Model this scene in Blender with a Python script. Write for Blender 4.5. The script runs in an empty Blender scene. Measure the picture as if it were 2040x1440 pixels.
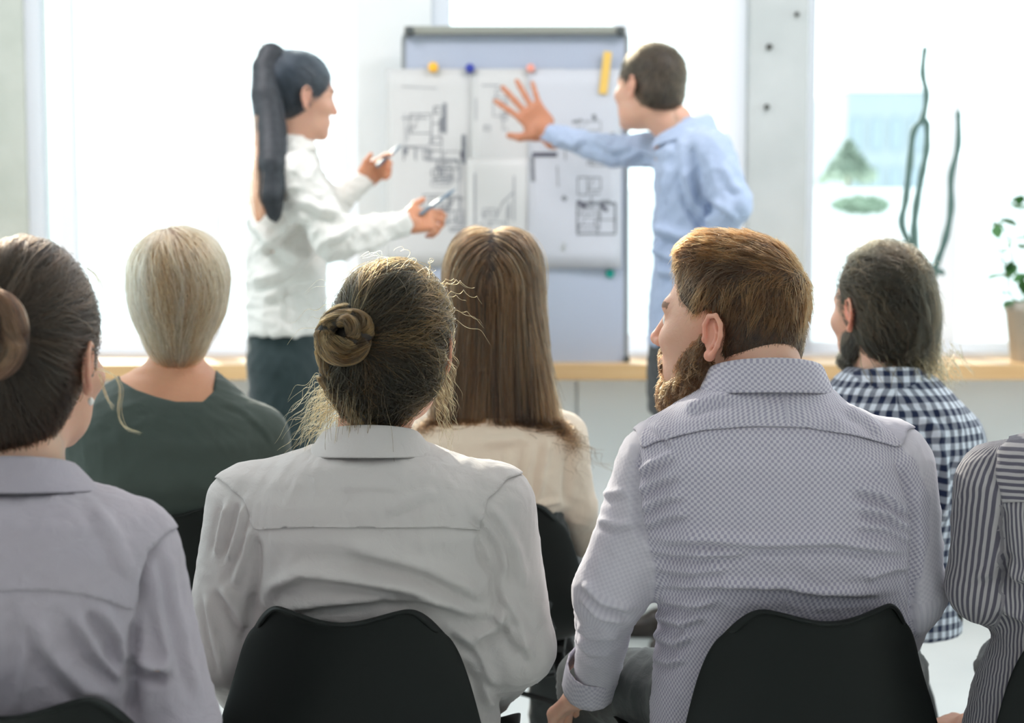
import bpy, bmesh, math, random
import numpy as np
from mathutils import Vector, Matrix, Euler

# ------------------------------------------------------------------ camera, world, sun, lights
S = bpy.context.scene
COL = S.collection
F_PX, CAM_H, PITCH = 3500.0, 1.31, math.radians(5.2)
cam_data = bpy.data.cameras.new('camera')
cam_data.lens = F_PX / 2040 * 36.0
cam_data.sensor_width = 36.0
cam_data.clip_start = 0.05
cam_data.clip_end = 300
cam_data.dof.use_dof = True
cam_data.dof.focus_distance = 2.72
cam_data.dof.aperture_fstop = 3.4
cam = bpy.data.objects.new('camera', cam_data)
COL.objects.link(cam)
cam.location = (0, 0, CAM_H)
cam.rotation_euler = (math.pi / 2 - PITCH, 0, 0)
S.camera = cam

world = bpy.data.worlds.new('world')
S.world = world
world.use_nodes = True
bgn = world.node_tree.nodes['Background']
bgn.inputs[0].default_value = (0.86, 1.0, 1.03, 1)
bgn.inputs[1].default_value = 2.6

sun_data = bpy.data.lights.new('sun', 'SUN')
sun_data.energy = 7.5
sun_data.angle = math.radians(1.5)
sun_data.color = (1.0, 0.93, 0.80)
sun = bpy.data.objects.new('sun', sun_data)
COL.objects.link(sun)
SUN_DIR = Vector((0.38, -1.0, -0.50)).normalized()
sun.rotation_euler = SUN_DIR.to_track_quat('-Z', 'Y').to_euler()

def area(name, loc, size, power, color, target):
    d = bpy.data.lights.new(name, 'AREA')
    d.shape = 'RECTANGLE'; d.size, d.size_y = size
    d.energy = power; d.color = color
    o = bpy.data.objects.new(name, d); COL.objects.link(o)
    o.location = loc
    o.rotation_euler = (Vector(target) - Vector(loc)).to_track_quat('-Z', 'Y').to_euler()
    return o
# unseen ceiling lamps added as fill light (housings built further down)
FILL_LAMPS = [(-1.5, 0.2), (1.5, 0.2), (-1.3, 4.3), (1.3, 4.3), (-1.5, -2.4), (1.5, -2.4)]
for lx, ly in FILL_LAMPS:
    area('fill_lamp_light', (lx, ly, 2.93), (1.1, 0.5), 30 if ly > 2 else 4, (1.0, 0.94, 0.98), (lx, ly, 0))

S.view_settings.view_transform = 'Standard'
S.view_settings.look = 'None'
S.view_settings.gamma = 1
S.view_settings.use_curve_mapping = False
S.view_settings.exposure = 0.0
S.cycles.use_denoising = True
S.cycles.max_bounces = 7
S.cycles.diffuse_bounces = 4
S.cycles.glossy_bounces = 3
S.cycles.transmission_bounces = 6
S.cycles.transparent_max_bounces = 10
S.cycles.caustics_reflective = False
S.cycles.caustics_refractive = False
S.cycles.sample_clamp_indirect = 6

# ------------------------------------------------------------------ pixel <-> world
CP, SP = math.cos(PITCH), math.sin(PITCH)
FW, UP = np.array([0, CP, -SP]), np.array([0, SP, CP])
CAMP = np.array([0, 0, CAM_H])
def P(px, py, Y):
    d = FW + (px - 1020) / F_PX * np.array([1.0, 0, 0]) + (720 - py) / F_PX * UP
    return CAMP + d * (Y / d[1])
def to_px(V):
    q = V - CAMP
    z = q @ FW
    return np.stack([1020 + F_PX * q[:, 0] / z, 720 - F_PX * (q @ UP) / z], 1)

# ------------------------------------------------------------------ object helpers
def setp(o, label=None, cat=None, group=None, kind=None):
    if label: o['label'] = label
    if cat: o['category'] = cat
    if group: o['group'] = group
    if kind: o['kind'] = kind
    return o
def empty(name, loc=(0, 0, 0), rz=0.0, label=None, cat=None, group=None):
    o = bpy.data.objects.new(name, None)
    COL.objects.link(o)
    o.location = loc; o.rotation_euler = (0, 0, rz)
    o.empty_display_size = 0.1
    return setp(o, label, cat, group)
def link(name, me, mat, parent=None, smooth=True, worldspace=True):
    """one mesh object; when parented its vertices stay where they were built"""
    if mat is not None:
        for m in (mat if isinstance(mat, (list, tuple)) else [mat]):
            me.materials.append(m)
    if smooth and len(me.polygons):
        me.polygons.foreach_set('use_smooth', [True] * len(me.polygons))
    o = bpy.data.objects.new(name, me)
    COL.objects.link(o)
    if parent is not None:
        o.parent = parent
    return o
def np_mesh(name, V, Q, origin=(0, 0, 0)):
    me = bpy.data.meshes.new(name)
    V = np.asarray(V, dtype=np.float32) - np.asarray(origin, dtype=np.float32)
    Q = np.asarray(Q, dtype=np.int32)
    n = Q.shape[1]
    me.vertices.add(len(V)); me.vertices.foreach_set('co', V.ravel())
    me.loops.add(Q.size); me.loops.foreach_set('vertex_index', Q.ravel())
    me.polygons.add(len(Q))
    me.polygons.foreach_set('loop_start', np.arange(len(Q), dtype=np.int32) * n)
    me.update(calc_edges=True)
    me.validate()
    return me
class MB:
    """collects simple shapes into one bmesh"""
    def __init__(self): self.bm = bmesh.new()
    def box(self, c, size, rot=None, bevel=0.0, seg=2):
        r = bmesh.ops.create_cube(self.bm, size=1.0)
        M = Matrix.Translation(Vector(c)) @ (rot.to_4x4() if rot is not None else Matrix.Identity(4)) @ Matrix.Diagonal((*size, 1))
        bmesh.ops.transform(self.bm, matrix=M, verts=r['verts'])
        if bevel:
            es = list({e for v in r['verts'] for e in v.link_edges})
            bmesh.ops.bevel(self.bm, geom=es, offset=bevel, segments=seg, affect='EDGES', profile=0.7)
        return self
    def tube(self, pts, radii, seg=10, caps=True):
        pts = [Vector(p) for p in pts]
        if not hasattr(radii, '__len__'): radii = [radii] * len(pts)
        rings = []; prev = None
        for i, p in enumerate(pts):
            t = (pts[min(i + 1, len(pts) - 1)] - pts[max(i - 1, 0)]).normalized()
            if prev is None:
                a = Vector((1, 0, 0)) if abs(t.x) < .9 else Vector((0, 0, 1))
                u = t.cross(a).normalized()
            else:
                u = (prev - t * prev.dot(t)).normalized()
            prev = u
            w = t.cross(u)
            rings.append([self.bm.verts.new(p + (u * math.cos(k * 2 * math.pi / seg) + w * math.sin(k * 2 * math.pi / seg)) * radii[i]) for k in range(seg)])
        for a, b in zip(rings, rings[1:]):
            for k in range(seg):
                self.bm.faces.new((a[k], a[(k + 1) % seg], b[(k + 1) % seg], b[k]))
        if caps:
            self.bm.faces.new(rings[0][::-1]); self.bm.faces.new(rings[-1])
        return self
    def lathe(self, c, prof, seg=32, axis='Z'):
        rings = []
        for r, z in prof:
            rings.append([self.bm.verts.new((c[0] + r * math.cos(k * 2 * math.pi / seg), c[1] + r * math.sin(k * 2 * math.pi / seg), c[2] + z)) if axis == 'Z'
                          else self.bm.verts.new((c[0] + r * math.cos(k * 2 * math.pi / seg), c[1] + z, c[2] + r * math.sin(k * 2 * math.pi / seg))) for k in range(seg)])
        for a, b in zip(rings, rings[1:]):
            for k in range(seg):
                self.bm.faces.new((a[k], a[(k + 1) % seg], b[(k + 1) % seg], b[k]))
        self.bm.faces.new(rings[0][::-1]); self.bm.faces.new(rings[-1])
        return self
    def build(self, name, mat, parent=None, smooth=False, angle=None):
        me = bpy.data.meshes.new(name)
        bmesh.ops.recalc_face_normals(self.bm, faces=self.bm.faces)
        self.bm.to_mesh(me); self.bm.free()
        o = link(name, me, mat, parent, smooth)
        return o

# ------------------------------------------------------------------ materials
def _ramp(nt, stops):
    r = nt.nodes.new('ShaderNodeValToRGB')
    el = r.color_ramp.elements
    while len(el) < len(stops): el.new(0.5)
    for e, (p, c) in zip(el, stops): e.position = p; e.color = (*c, 1)
    return r
def mat(name, c1, c2=None, scale=8.0, rough=0.6, bump=0.0, bscale=None, metal=0.0, spec=0.5, sss=0.0, sheen=0.0, detail=4, stretch=None, coat=0.0, coords='Object'):
    m = bpy.data.materials.new(name); m.use_nodes = True
    nt = m.node_tree; b = nt.nodes['Principled BSDF']
    b.inputs['Roughness'].default_value = rough
    b.inputs['Metallic'].default_value = metal
    b.inputs['Specular IOR Level'].default_value = spec
    b.inputs['Coat Weight'].default_value = coat
    b.inputs['Sheen Weight'].default_value = sheen
    b.inputs['Sheen Roughness'].default_value = 0.5
    if sss:
        b.inputs['Subsurface Weight'].default_value = sss
        b.inputs['Subsurface Radius'].default_value = (1.0, .3, .15)
        b.inputs['Subsurface Scale'].default_value = 0.012
    tc = nt.nodes.new('ShaderNodeTexCoord'); mp = nt.nodes.new('ShaderNodeMapping')
    nt.links.new(tc.outputs[coords], mp.inputs[0])
    if stretch: mp.inputs['Scale'].default_value = stretch
    if c2 is not None:
        n = nt.nodes.new('ShaderNodeTexNoise'); n.inputs['Scale'].default_value = scale; n.inputs['Detail'].default_value = detail
        nt.links.new(mp.outputs[0], n.inputs['Vector'])
        r = _ramp(nt, [(0.3, c1), (0.7, c2)])
        nt.links.new(n.outputs['Fac'], r.inputs[0]); nt.links.new(r.outputs[0], b.inputs['Base Color'])
    else:
        b.inputs['Base Color'].default_value = (*c1, 1)
    if bump:
        n = nt.nodes.new('ShaderNodeTexNoise'); n.inputs['Scale'].default_value = bscale or scale * 4; n.inputs['Detail'].default_value = 5
        nt.links.new(mp.outputs[0], n.inputs['Vector'])
        bp = nt.nodes.new('ShaderNodeBump'); bp.inputs['Strength'].default_value = bump; bp.inputs['Distance'].default_value = 0.01
        nt.links.new(n.outputs['Fac'], bp.inputs['Height']); nt.links.new(bp.outputs[0], b.inputs['Normal'])
    return m
def math_node(nt, op, a, b=None, c=None):
    n = nt.nodes.new('ShaderNodeMath'); n.operation = op
    for i, v in enumerate((a, b, c)):
        if v is None: continue
        if isinstance(v, (int, float)): n.inputs[i].default_value = v
        else: nt.links.new(v, n.inputs[i])
    return n.outputs[0]
def cloth(name, base, dark=None, pattern=None, period=0.01, rough=0.85, weave=900.0, bump=0.25, lin=0.0, base2=None, transl=0.12):
    """woven cloth; the vertex attribute 'pat' carries (across, along, panel) in metres over the garment"""
    m = bpy.data.materials.new(name); m.use_nodes = True
    nt = m.node_tree; b = nt.nodes['Principled BSDF']
    b.inputs['Roughness'].default_value = rough
    b.inputs['Specular IOR Level'].default_value = 0.25
    b.inputs['Sheen Weight'].default_value = 0.2
    at = nt.nodes.new('ShaderNodeAttribute'); at.attribute_name = 'pat'
    sp = nt.nodes.new('ShaderNodeSeparateXYZ'); nt.links.new(at.outputs['Vector'], sp.inputs[0])
    u, v, w = sp.outputs
    tc = nt.nodes.new('ShaderNodeTexCoord')
    no = nt.nodes.new('ShaderNodeTexNoise'); no.inputs['Scale'].default_value = 5; no.inputs['Detail'].default_value = 3
    nt.links.new(tc.outputs['Object'], no.inputs['Vector'])
    b2 = base2 or tuple(x * .93 for x in base)
    col = _ramp(nt, [(.3, base), (.7, b2)]); nt.links.new(no.outputs['Fac'], col.inputs[0])
    colout = col.outputs[0]
    def sinw(x, per, ph=0.0): return math_node(nt, 'SINE', math_node(nt, 'MULTIPLY_ADD', x, 2 * math.pi / per, ph))
    fac = None
    if pattern == 'dots':
        fac = math_node(nt, 'MULTIPLY', sinw(u, period), sinw(v, period))
        fac = math_node(nt, 'MULTIPLY_ADD', fac, 1.6, 0.42); fac.node.use_clamp = True
        fac = math_node(nt, 'MULTIPLY', fac, math_node(nt, 'MULTIPLY_ADD', w, -0.75, 1.0))
    elif pattern == 'check':
        a1 = math_node(nt, 'MULTIPLY_ADD', sinw(u, period), 2.5, 0.5); a1.node.use_clamp = True
        a2 = math_node(nt, 'MULTIPLY_ADD', sinw(v, period), 2.5, 0.5); a2.node.use_clamp = True
        fac = math_node(nt, 'MULTIPLY_ADD', math_node(nt, 'ADD', a1, a2), 0.5, 0.0)
        fac = math_node(nt, 'POWER', fac, 0.6)
    elif pattern == 'stripes':
        # panel w = 1: stripes run the other way (the yoke)
        mix = nt.nodes.new('ShaderNodeMix'); mix.data_type = 'FLOAT'
        nt.links.new(w, mix.inputs[0]); nt.links.new(u, mix.inputs[2]); nt.links.new(v, mix.inputs[3])
        fac = math_node(nt, 'MULTIPLY_ADD', sinw(mix.outputs[0], period), 1.8, 0.6)
    if fac is not None:
        fac.node.use_clamp = True
        mx = nt.nodes.new('ShaderNodeMix'); mx.data_type = 'RGBA'
        nt.links.new(fac, mx.inputs[0]); nt.links.new(colout, mx.inputs[6]); mx.inputs[7].default_value = (*dark, 1)
        colout = mx.outputs[2]
    nt.links.new(colout, b.inputs['Base Color'])
    n2 = nt.nodes.new('ShaderNodeTexNoise'); n2.inputs['Scale'].default_value = weave; n2.inputs['Detail'].default_value = 2
    n3 = nt.nodes.new('ShaderNodeTexNoise'); n3.inputs['Scale'].default_value = 26; n3.inputs['Detail'].default_value = 3; n3.inputs['Distortion'].default_value = 1.2
    nt.links.new(tc.outputs['Object'], n2.inputs['Vector']); nt.links.new(tc.outputs['Object'], n3.inputs['Vector'])
    h = math_node(nt, 'MULTIPLY_ADD', n2.outputs['Fac'], 0.12, n3.outputs['Fac'])
    bp = nt.nodes.new('ShaderNodeBump'); bp.inputs['Strength'].default_value = bump; bp.inputs['Distance'].default_value = 0.012
    nt.links.new(h, bp.inputs['Height']); nt.links.new(bp.outputs[0], b.inputs['Normal'])
    return m
def skin(name, c, c2, lip=None):
    m = mat(name, c, c2, scale=14, rough=0.48, bump=0.08, bscale=160, sss=0.35, spec=0.4)
    nt = m.node_tree; b = nt.nodes['Principled BSDF']
    at = nt.nodes.new('ShaderNodeAttribute'); at.attribute_name = 'tint'
    old = b.inputs['Base Color'].links[0].from_socket
    mx = nt.nodes.new('ShaderNodeMix'); mx.data_type = 'RGBA'
    nt.links.new(at.outputs['Alpha'], mx.inputs[0]); nt.links.new(old, mx.inputs[6]); nt.links.new(at.outputs['Color'], mx.inputs[7])
    nt.links.new(mx.outputs[2], b.inputs['Base Color'])
    return m
def hairmat(name, stops, rough=0.35, base=False):
    m = bpy.data.materials.new(name); m.use_nodes = True
    nt = m.node_tree
    out = nt.nodes['Material Output']; b = nt.nodes['Principled BSDF']
    if base:
        tc = nt.nodes.new('ShaderNodeTexCoord'); n = nt.nodes.new('ShaderNodeTexNoise'); n.inputs['Scale'].default_value = 60
        nt.links.new(tc.outputs['Object'], n.inputs['Vector'])
        r = _ramp(nt, [(0.3, tuple(x * .8 for x in stops[1][1])), (0.75, stops[-2][1])])
        nt.links.new(n.outputs['Fac'], r.inputs[0]); nt.links.new(r.outputs[0], b.inputs['Base Color'])
        b.inputs['Roughness'].default_value = 0.6
        return m
    hi = nt.nodes.new('ShaderNodeHairInfo')
    lk = nt.nodes.new('ShaderNodeAttribute'); lk.attribute_name = 'lock'      # one value per lock of hair
    s = math_node(nt, 'MULTIPLY_ADD', hi.outputs['Random'], 0.35, math_node(nt, 'MULTIPLY', lk.outputs['Fac'], 0.68))
    r = _ramp(nt, stops); nt.links.new(s, r.inputs[0])
    nt.nodes.remove(b)
    hb = nt.nodes.new('ShaderNodeBsdfHairPrincipled'); hb.parametrization = 'COLOR'
    hb.inputs['Roughness'].default_value = rough
    hb.inputs['Radial Roughness'].default_value = 0.5
    hb.inputs['IOR'].default_value = 1.45
    nt.links.new(r.outputs[0], hb.inputs['Color']); nt.links.new(hb.outputs[0], out.inputs['Surface'])
    return m

# ------------------------------------------------------------------ implicit modelling
def A(x): return np.asarray(x, dtype=np.float64)
def sm_cone(a, b, ra, rb, k=0.02): return ('cone', A(a), A(b), ra, rb, k)
def sm_ell(c, r, R=None, k=0.02, op='add'): return ('ell', A(c), A(r), np.eye(3) if R is None else A(R), k, op)
def sm_box(c, h, R=None, r=0.005, k=0.01, op='add'): return ('box', A(c), A(h), np.eye(3) if R is None else A(R), r, k, op)
def prim_k(p): return {'cone': lambda: p[5], 'ell': lambda: p[4], 'box': lambda: p[5], 'loft': lambda: p[2], 'subcone': lambda: p[5]}[p[0]]()
def prim_op(p):
    if p[0] == 'ell': return p[5]
    if p[0] == 'box': return p[6]
    if p[0] == 'subcone': return 'sub'
    return 'add'
def prim_d(p, X):
    t = p[0]
    if t in ('cone', 'subcone'):
        a, b, ra, rb = p[1:5]
        ab = b - a; h = np.clip(((X - a) @ ab) / max(ab @ ab, 1e-9), 0, 1)
        return np.linalg.norm(X - a - h[:, None] * ab, axis=1) - (ra + (rb - ra) * h)
    if t == 'ell':
        q = (X - p[1]) @ p[3]; r = p[2]
        k0 = np.linalg.norm(q / r, axis=1); k1 = np.linalg.norm(q / (r * r), axis=1)
        return k0 * (k0 - 1) / np.maximum(k1, 1e-6)
    if t == 'box':
        q = np.abs((X - p[1]) @ p[3]) - (p[2] - p[4])
        return np.linalg.norm(np.maximum(q, 0), axis=1) + np.minimum(q.max(1), 0) - p[4]
    if t == 'loft':
        g = p[1]
        Q = (X - g['o']) @ g['R']
        z = np.clip(Q[:, 2], g['z'][0], g['z'][-1])
        hw = np.interp(z, g['z'], g['w']); hd = np.interp(z, g['z'], g['d'])
        cx = np.interp(z, g['z'], g['cx']); cy = np.interp(z, g['z'], g['cy'])
        n = g.get('n', 2.3)
        s = ((np.abs(Q[:, 0] - cx) / hw) ** n + (np.abs(Q[:, 1] - cy) / hd) ** n) ** (1 / n)
        d = (s - 1) * np.minimum(hw, hd)
        dz = np.abs(Q[:, 2] - z)
        return np.where(dz > 0, np.hypot(np.maximum(d, 0), dz), d)
def smin(a, b, k):
    h = np.maximum(k - np.abs(a - b), 0) / k
    return np.minimum(a, b) - h * h * k * 0.25
def smax(a, b, k): return -smin(-a, -b, k)
def sdf(prims, X):
    acc = np.full(len(X), 1e3)
    for p in prims:
        d = prim_d(p, X); k = max(prim_k(p), 1e-4)
        acc = smax(acc, -d, k) if prim_op(p) == 'sub' else smin(acc, d, k)
    return acc
def sdf_grad(prims, X, e=0.0015):
    g = np.stack([sdf(prims, X + v) - sdf(prims, X - v) for v in np.eye(3) * e], 1)
    return g / np.maximum(np.linalg.norm(g, axis=1), 1e-9)[:, None]
def isosurf(prims, vox, lo=None, hi=None, smooth=1, disp=None):
    """block-sparse evaluation of the prims, then surface nets"""
    if lo is None:
        los, his = [], []
        for p in prims:
            if prim_op(p) == 'sub': continue
            if p[0] == 'cone':
                los += [p[1] - p[3], p[2] - p[4]]; his += [p[1] + p[3], p[2] + p[4]]
            elif p[0] in ('ell', 'box'):
                r = np.abs(p[3]) @ p[2] if p[0] == 'box' else np.full(3, p[2].max())
                if p[0] == 'ell': r = np.sqrt((p[3] ** 2) @ (p[2] ** 2))
                los.append(p[1] - r); his.append(p[1] + r)
            else:
                g = p[1]; w = max(g['w']); d = max(g['d'])
                c = np.array([[sx * w + cx, sy * d + cy, z] for sx in (-1, 1) for sy in (-1, 1) for z, cx, cy in zip(g['z'], g['cx'], g['cy'])]) @ g['R'].T + g['o']
                los.append(c.min(0)); his.append(c.max(0))
        lo = np.min(los, 0); hi = np.max(his, 0)
    lo = A(lo) - 3 * vox - 0.01; hi = A(hi) + 3 * vox + 0.01
    B = 4
    nb = np.ceil((hi - lo) / vox / B).astype(int) + 1
    n = nb * B
    bi = np.stack(np.meshgrid(*[np.arange(k) for k in nb], indexing='ij'), -1).reshape(-1, 3)
    C = lo + (bi * B + (B - 1) / 2) * vox
    R = vox * B * 0.95
    acc = np.full(len(C), 1e3); D = []
    mn = np.full(len(C), 1e3)
    for p in prims:
        d = prim_d(p, C); D.append(d); k = max(prim_k(p), 1e-4)
        if prim_op(p) == 'sub': acc = smax(acc, -d, k)
        else: acc = smin(acc, d, k); mn = np.minimum(mn, d)
    act = np.abs(acc) < R * 1.7 + 0.004
    for p, d in zip(prims, D):
        if prim_op(p) == 'sub': act |= (np.abs(d) < R * 1.5) & (mn < R * 2)
    V = np.where(acc < 0, -1.0, 1.0).astype(np.float32)
    G = np.broadcast_to(V.reshape(nb)[:, None, :, None, :, None], (nb[0], B, nb[1], B, nb[2], B)).copy()
    ai = np.where(act)[0]
    off = np.stack(np.meshgrid(*[np.arange(B)] * 3, indexing='ij'), -1).reshape(-1, 3)
    pts = (lo + (bi[ai][:, None, :] * B + off[None]) * vox)
    vals = np.full((len(ai), B ** 3), 1e3)
    for p, d in zip(prims, D):
        k = max(prim_k(p), 1e-4); da = d[ai]
        if prim_op(p) == 'sub': rel = da < 2 * R + k
        else: rel = da * (0.35 if p[0] == 'loft' else 1) < np.maximum(mn[ai], 0) + 3 * R + k
        if not rel.any(): continue
        pr = prim_d(p, pts[rel].reshape(-1, 3)).reshape(-1, B ** 3)
        vals[rel] = smax(vals[rel], -pr, k) if prim_op(p) == 'sub' else smin(vals[rel], pr, k)
    if disp is not None:
        vals = vals - disp(pts.reshape(-1, 3)).reshape(vals.shape)
    G[bi[ai, 0], :, bi[ai, 1], :, bi[ai, 2], :] = vals.reshape(-1, B, B, B)
    G = G.reshape(n)
    ins = G < 0
    c = lambda i, j, k: G[i:n[0] - 1 + i, j:n[1] - 1 + j, k:n[2] - 1 + k]
    sgn = np.zeros(n - 1, np.int8)
    for i in (0, 1):
        for j in (0, 1):
            for k in (0, 1): sgn += ins[i:n[0] - 1 + i, j:n[1] - 1 + j, k:n[2] - 1 + k]
    cells = np.argwhere((sgn > 0) & (sgn < 8))
    idx = np.full(n - 1, -1, np.int32); idx[tuple(cells.T)] = np.arange(len(cells))
    corner = {(i, j, k): G[cells[:, 0] + i, cells[:, 1] + j, cells[:, 2] + k].astype(np.float64) for i in (0, 1) for j in (0, 1) for k in (0, 1)}
    sm = np.zeros((len(cells), 3)); cnt = np.zeros(len(cells))
    for a in corner:
        for ax in range(3):
            if a[ax]: continue
            b = tuple(1 if q == ax else a[q] for q in range(3))
            va, vb = corner[a], corner[b]
            m = (va < 0) != (vb < 0)
            t = np.where(m, va / np.where(m, va - vb, 1), 0)
            pa = np.array(a, float)[None].repeat(len(cells), 0); pa[:, ax] += t
            sm += pa * m[:, None]; cnt += m
    verts = lo + (cells + sm / np.maximum(cnt, 1)[:, None]) * vox
    quads = []
    for ax in range(3):
        u, v = (ax + 1) % 3, (ax + 2) % 3
        sl0 = [slice(1, -1)] * 3; sl1 = [slice(1, -1)] * 3
        sl0[ax] = slice(0, n[ax] - 1); sl1[ax] = slice(1, n[ax])
        a0, a1 = ins[tuple(sl0)], ins[tuple(sl1)]
        e = np.argwhere(a0 != a1)
        if not len(e): continue
        e2 = e.copy(); e2[:, u] += 1; e2[:, v] += 1
        fl = a0[tuple(e.T)]
        def cell(du, dv):
            q = e2.copy(); q[:, u] -= du; q[:, v] -= dv
            return idx[tuple(q.T)]
        q = np.stack([cell(1, 1), cell(0, 1), cell(0, 0), cell(1, 0)], 1)
        q[~fl] = q[~fl][:, ::-1]
        quads.append(q)
    Q = np.concatenate(quads); Q = Q[(Q >= 0).all(1)]
    verts = relax(verts, Q, smooth)
    return verts, Q
def relax(V, Q, it=1, w=0.5):
    for _ in range(it):
        s = np.zeros_like(V); c = np.zeros(len(V))
        for a in range(4):
            for b in (1, 3):
                i, j = Q[:, a], Q[:, (a + b) % 4]
                for k in range(3): s[:, k] += np.bincount(i, V[j, k], len(V))
                c += np.bincount(i, minlength=len(V))
        V = V * (1 - w) + w * s / np.maximum(c, 1)[:, None]
    return V
def normals(V, Q):
    nf = np.cross(V[Q[:, 2]] - V[Q[:, 0]], V[Q[:, 3]] - V[Q[:, 1]])
    N = np.zeros_like(V)
    for a in range(4):
        for k in range(3): N[:, k] += np.bincount(Q[:, a], nf[:, k], len(V))
    return N / np.maximum(np.linalg.norm(N, axis=1), 1e-12)[:, None]
def wrinkle(V, amp, seed, base=70.0, octaves=3, stretch=(1, 1, 1)):
    rs = np.random.RandomState(seed); h = np.zeros(len(V))
    X = V * A(stretch)
    wv = np.stack([np.sin(X @ (rs.randn(3) * 18) + rs.rand() * 6) for _ in range(3)], 1) * 0.025
    X = X + wv
    for o in range(octaves):
        f = base * 1.7 ** o
        for _ in range(3):
            k = rs.randn(3); k /= np.linalg.norm(k)
            s = np.sin(X @ (k * f) + rs.rand() * 6)
            h += (1 - np.abs(s)) ** 2 * s.__gt__(-9) * 0.6 ** o
    h -= h.mean()
    return amp * h
def folds(V, N, px, lst, back=True):
    """cloth folds laid along polylines on the side seen; each: (points, width px, height m, kind)"""
    H = np.zeros(len(V))
    for pts, wd, ht, kind in lst:
        pts = A(pts)
        m = (px[:, 0] > pts[:, 0].min() - 3 * wd) & (px[:, 0] < pts[:, 0].max() + 3 * wd) & (px[:, 1] > pts[:, 1].min() - 3 * wd) & (px[:, 1] < pts[:, 1].max() + 3 * wd)
        if back: m &= N[:, 1] < 0.25
        i = np.where(m)[0]
        if not len(i): continue
        q = px[i]; best = np.full(len(i), 1e9); sg = np.zeros(len(i)); tt = np.zeros(len(i))
        L = np.concatenate([[0], np.cumsum(np.linalg.norm(np.diff(pts, axis=0), axis=1))])
        for s in range(len(pts) - 1):
            a, b = pts[s], pts[s + 1]; ab = b - a
            h = np.clip(((q - a) @ ab) / (ab @ ab), 0, 1)
            r = q - a - h[:, None] * ab
            d = np.linalg.norm(r, axis=1)
            better = d < best
            cr = ab[0] * r[:, 1] - ab[1] * r[:, 0]
            best = np.where(better, d, best); sg = np.where(better, np.sign(cr), sg)
            tt = np.where(better, (L[s] + h * (L[s + 1] - L[s])) / L[-1], tt)
        fade = np.clip(np.sin(np.pi * np.clip(tt, 0.02, 0.98)) * 2.2, 0, 1)
        sd = best * sg / wd
        if kind == 'ridge': h = np.exp(-sd ** 2) - 0.65 * np.exp(-(sd - 1.5) ** 2)
        elif kind == 'valley': h = -np.exp(-sd ** 2)
        elif kind == 'seam': h = -np.exp(-(sd * 1.6) ** 2) * 0.6 + 0.8 * (1 / (1 + np.exp(np.clip(sd * 4, -30, 30)))) * np.exp(-(sd / 5) ** 2); fade = 1
        H[i] += ht * h * fade
    return H
# ------------------------------------------------------------------ people
def rotm(yaw, pitch=0, roll=0):
    """columns: right, forward, up of a head or body; yaw > 0 turns to the picture's left, pitch > 0 lifts the face"""
    return np.array(Euler((math.radians(pitch), math.radians(roll), math.radians(yaw)), 'YXZ').to_matrix()) if False else \
        np.array((Matrix.Rotation(math.radians(yaw), 3, 'Z') @ Matrix.Rotation(math.radians(pitch), 3, 'X') @ Matrix.Rotation(math.radians(roll), 3, 'Y')))
class Head:
    def __init__(s, c, yaw=0, pitch=0, roll=0, k=1.0):
        s.c = A(c); s.R = rotm(yaw, pitch, roll); s.k = k
    def w(s, p): return s.c + s.R @ (A(p) * s.k)
    def loc(s, X): return ((X - s.c) @ s.R) / s.k
    def ell(s, c, r, rot=None, k=0.02, op='add'):
        R = s.R if rot is None else s.R @ rotm(*rot)
        return sm_ell(s.w(c), A(r) * s.k, R, k * s.k, op)
    def cone(s, a, b, ra, rb, k=0.02): return sm_cone(s.w(a), s.w(b), ra * s.k, rb * s.k, k * s.k)
    def subcone(s, a, b, ra, rb, k=0.01): return ('subcone', s.w(a), s.w(b), ra * s.k, rb * s.k, k * s.k)
    def box(s, c, h, k=0.01, op='add', rot=None, r=0.005):
        return sm_box(s.w(c), A(h) * s.k, s.R if rot is None else s.R @ rotm(*rot), r, k, op)
    def loft(s, z, w, d, cx, cy, k=0.02, n=2.2):
        kk = s.k
        return ('loft', dict(o=s.c, R=s.R, z=A(z) * kk, w=A(w) * kk, d=A(d) * kk, cx=A(cx) * kk, cy=A(cy) * kk, n=n), k)

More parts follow.
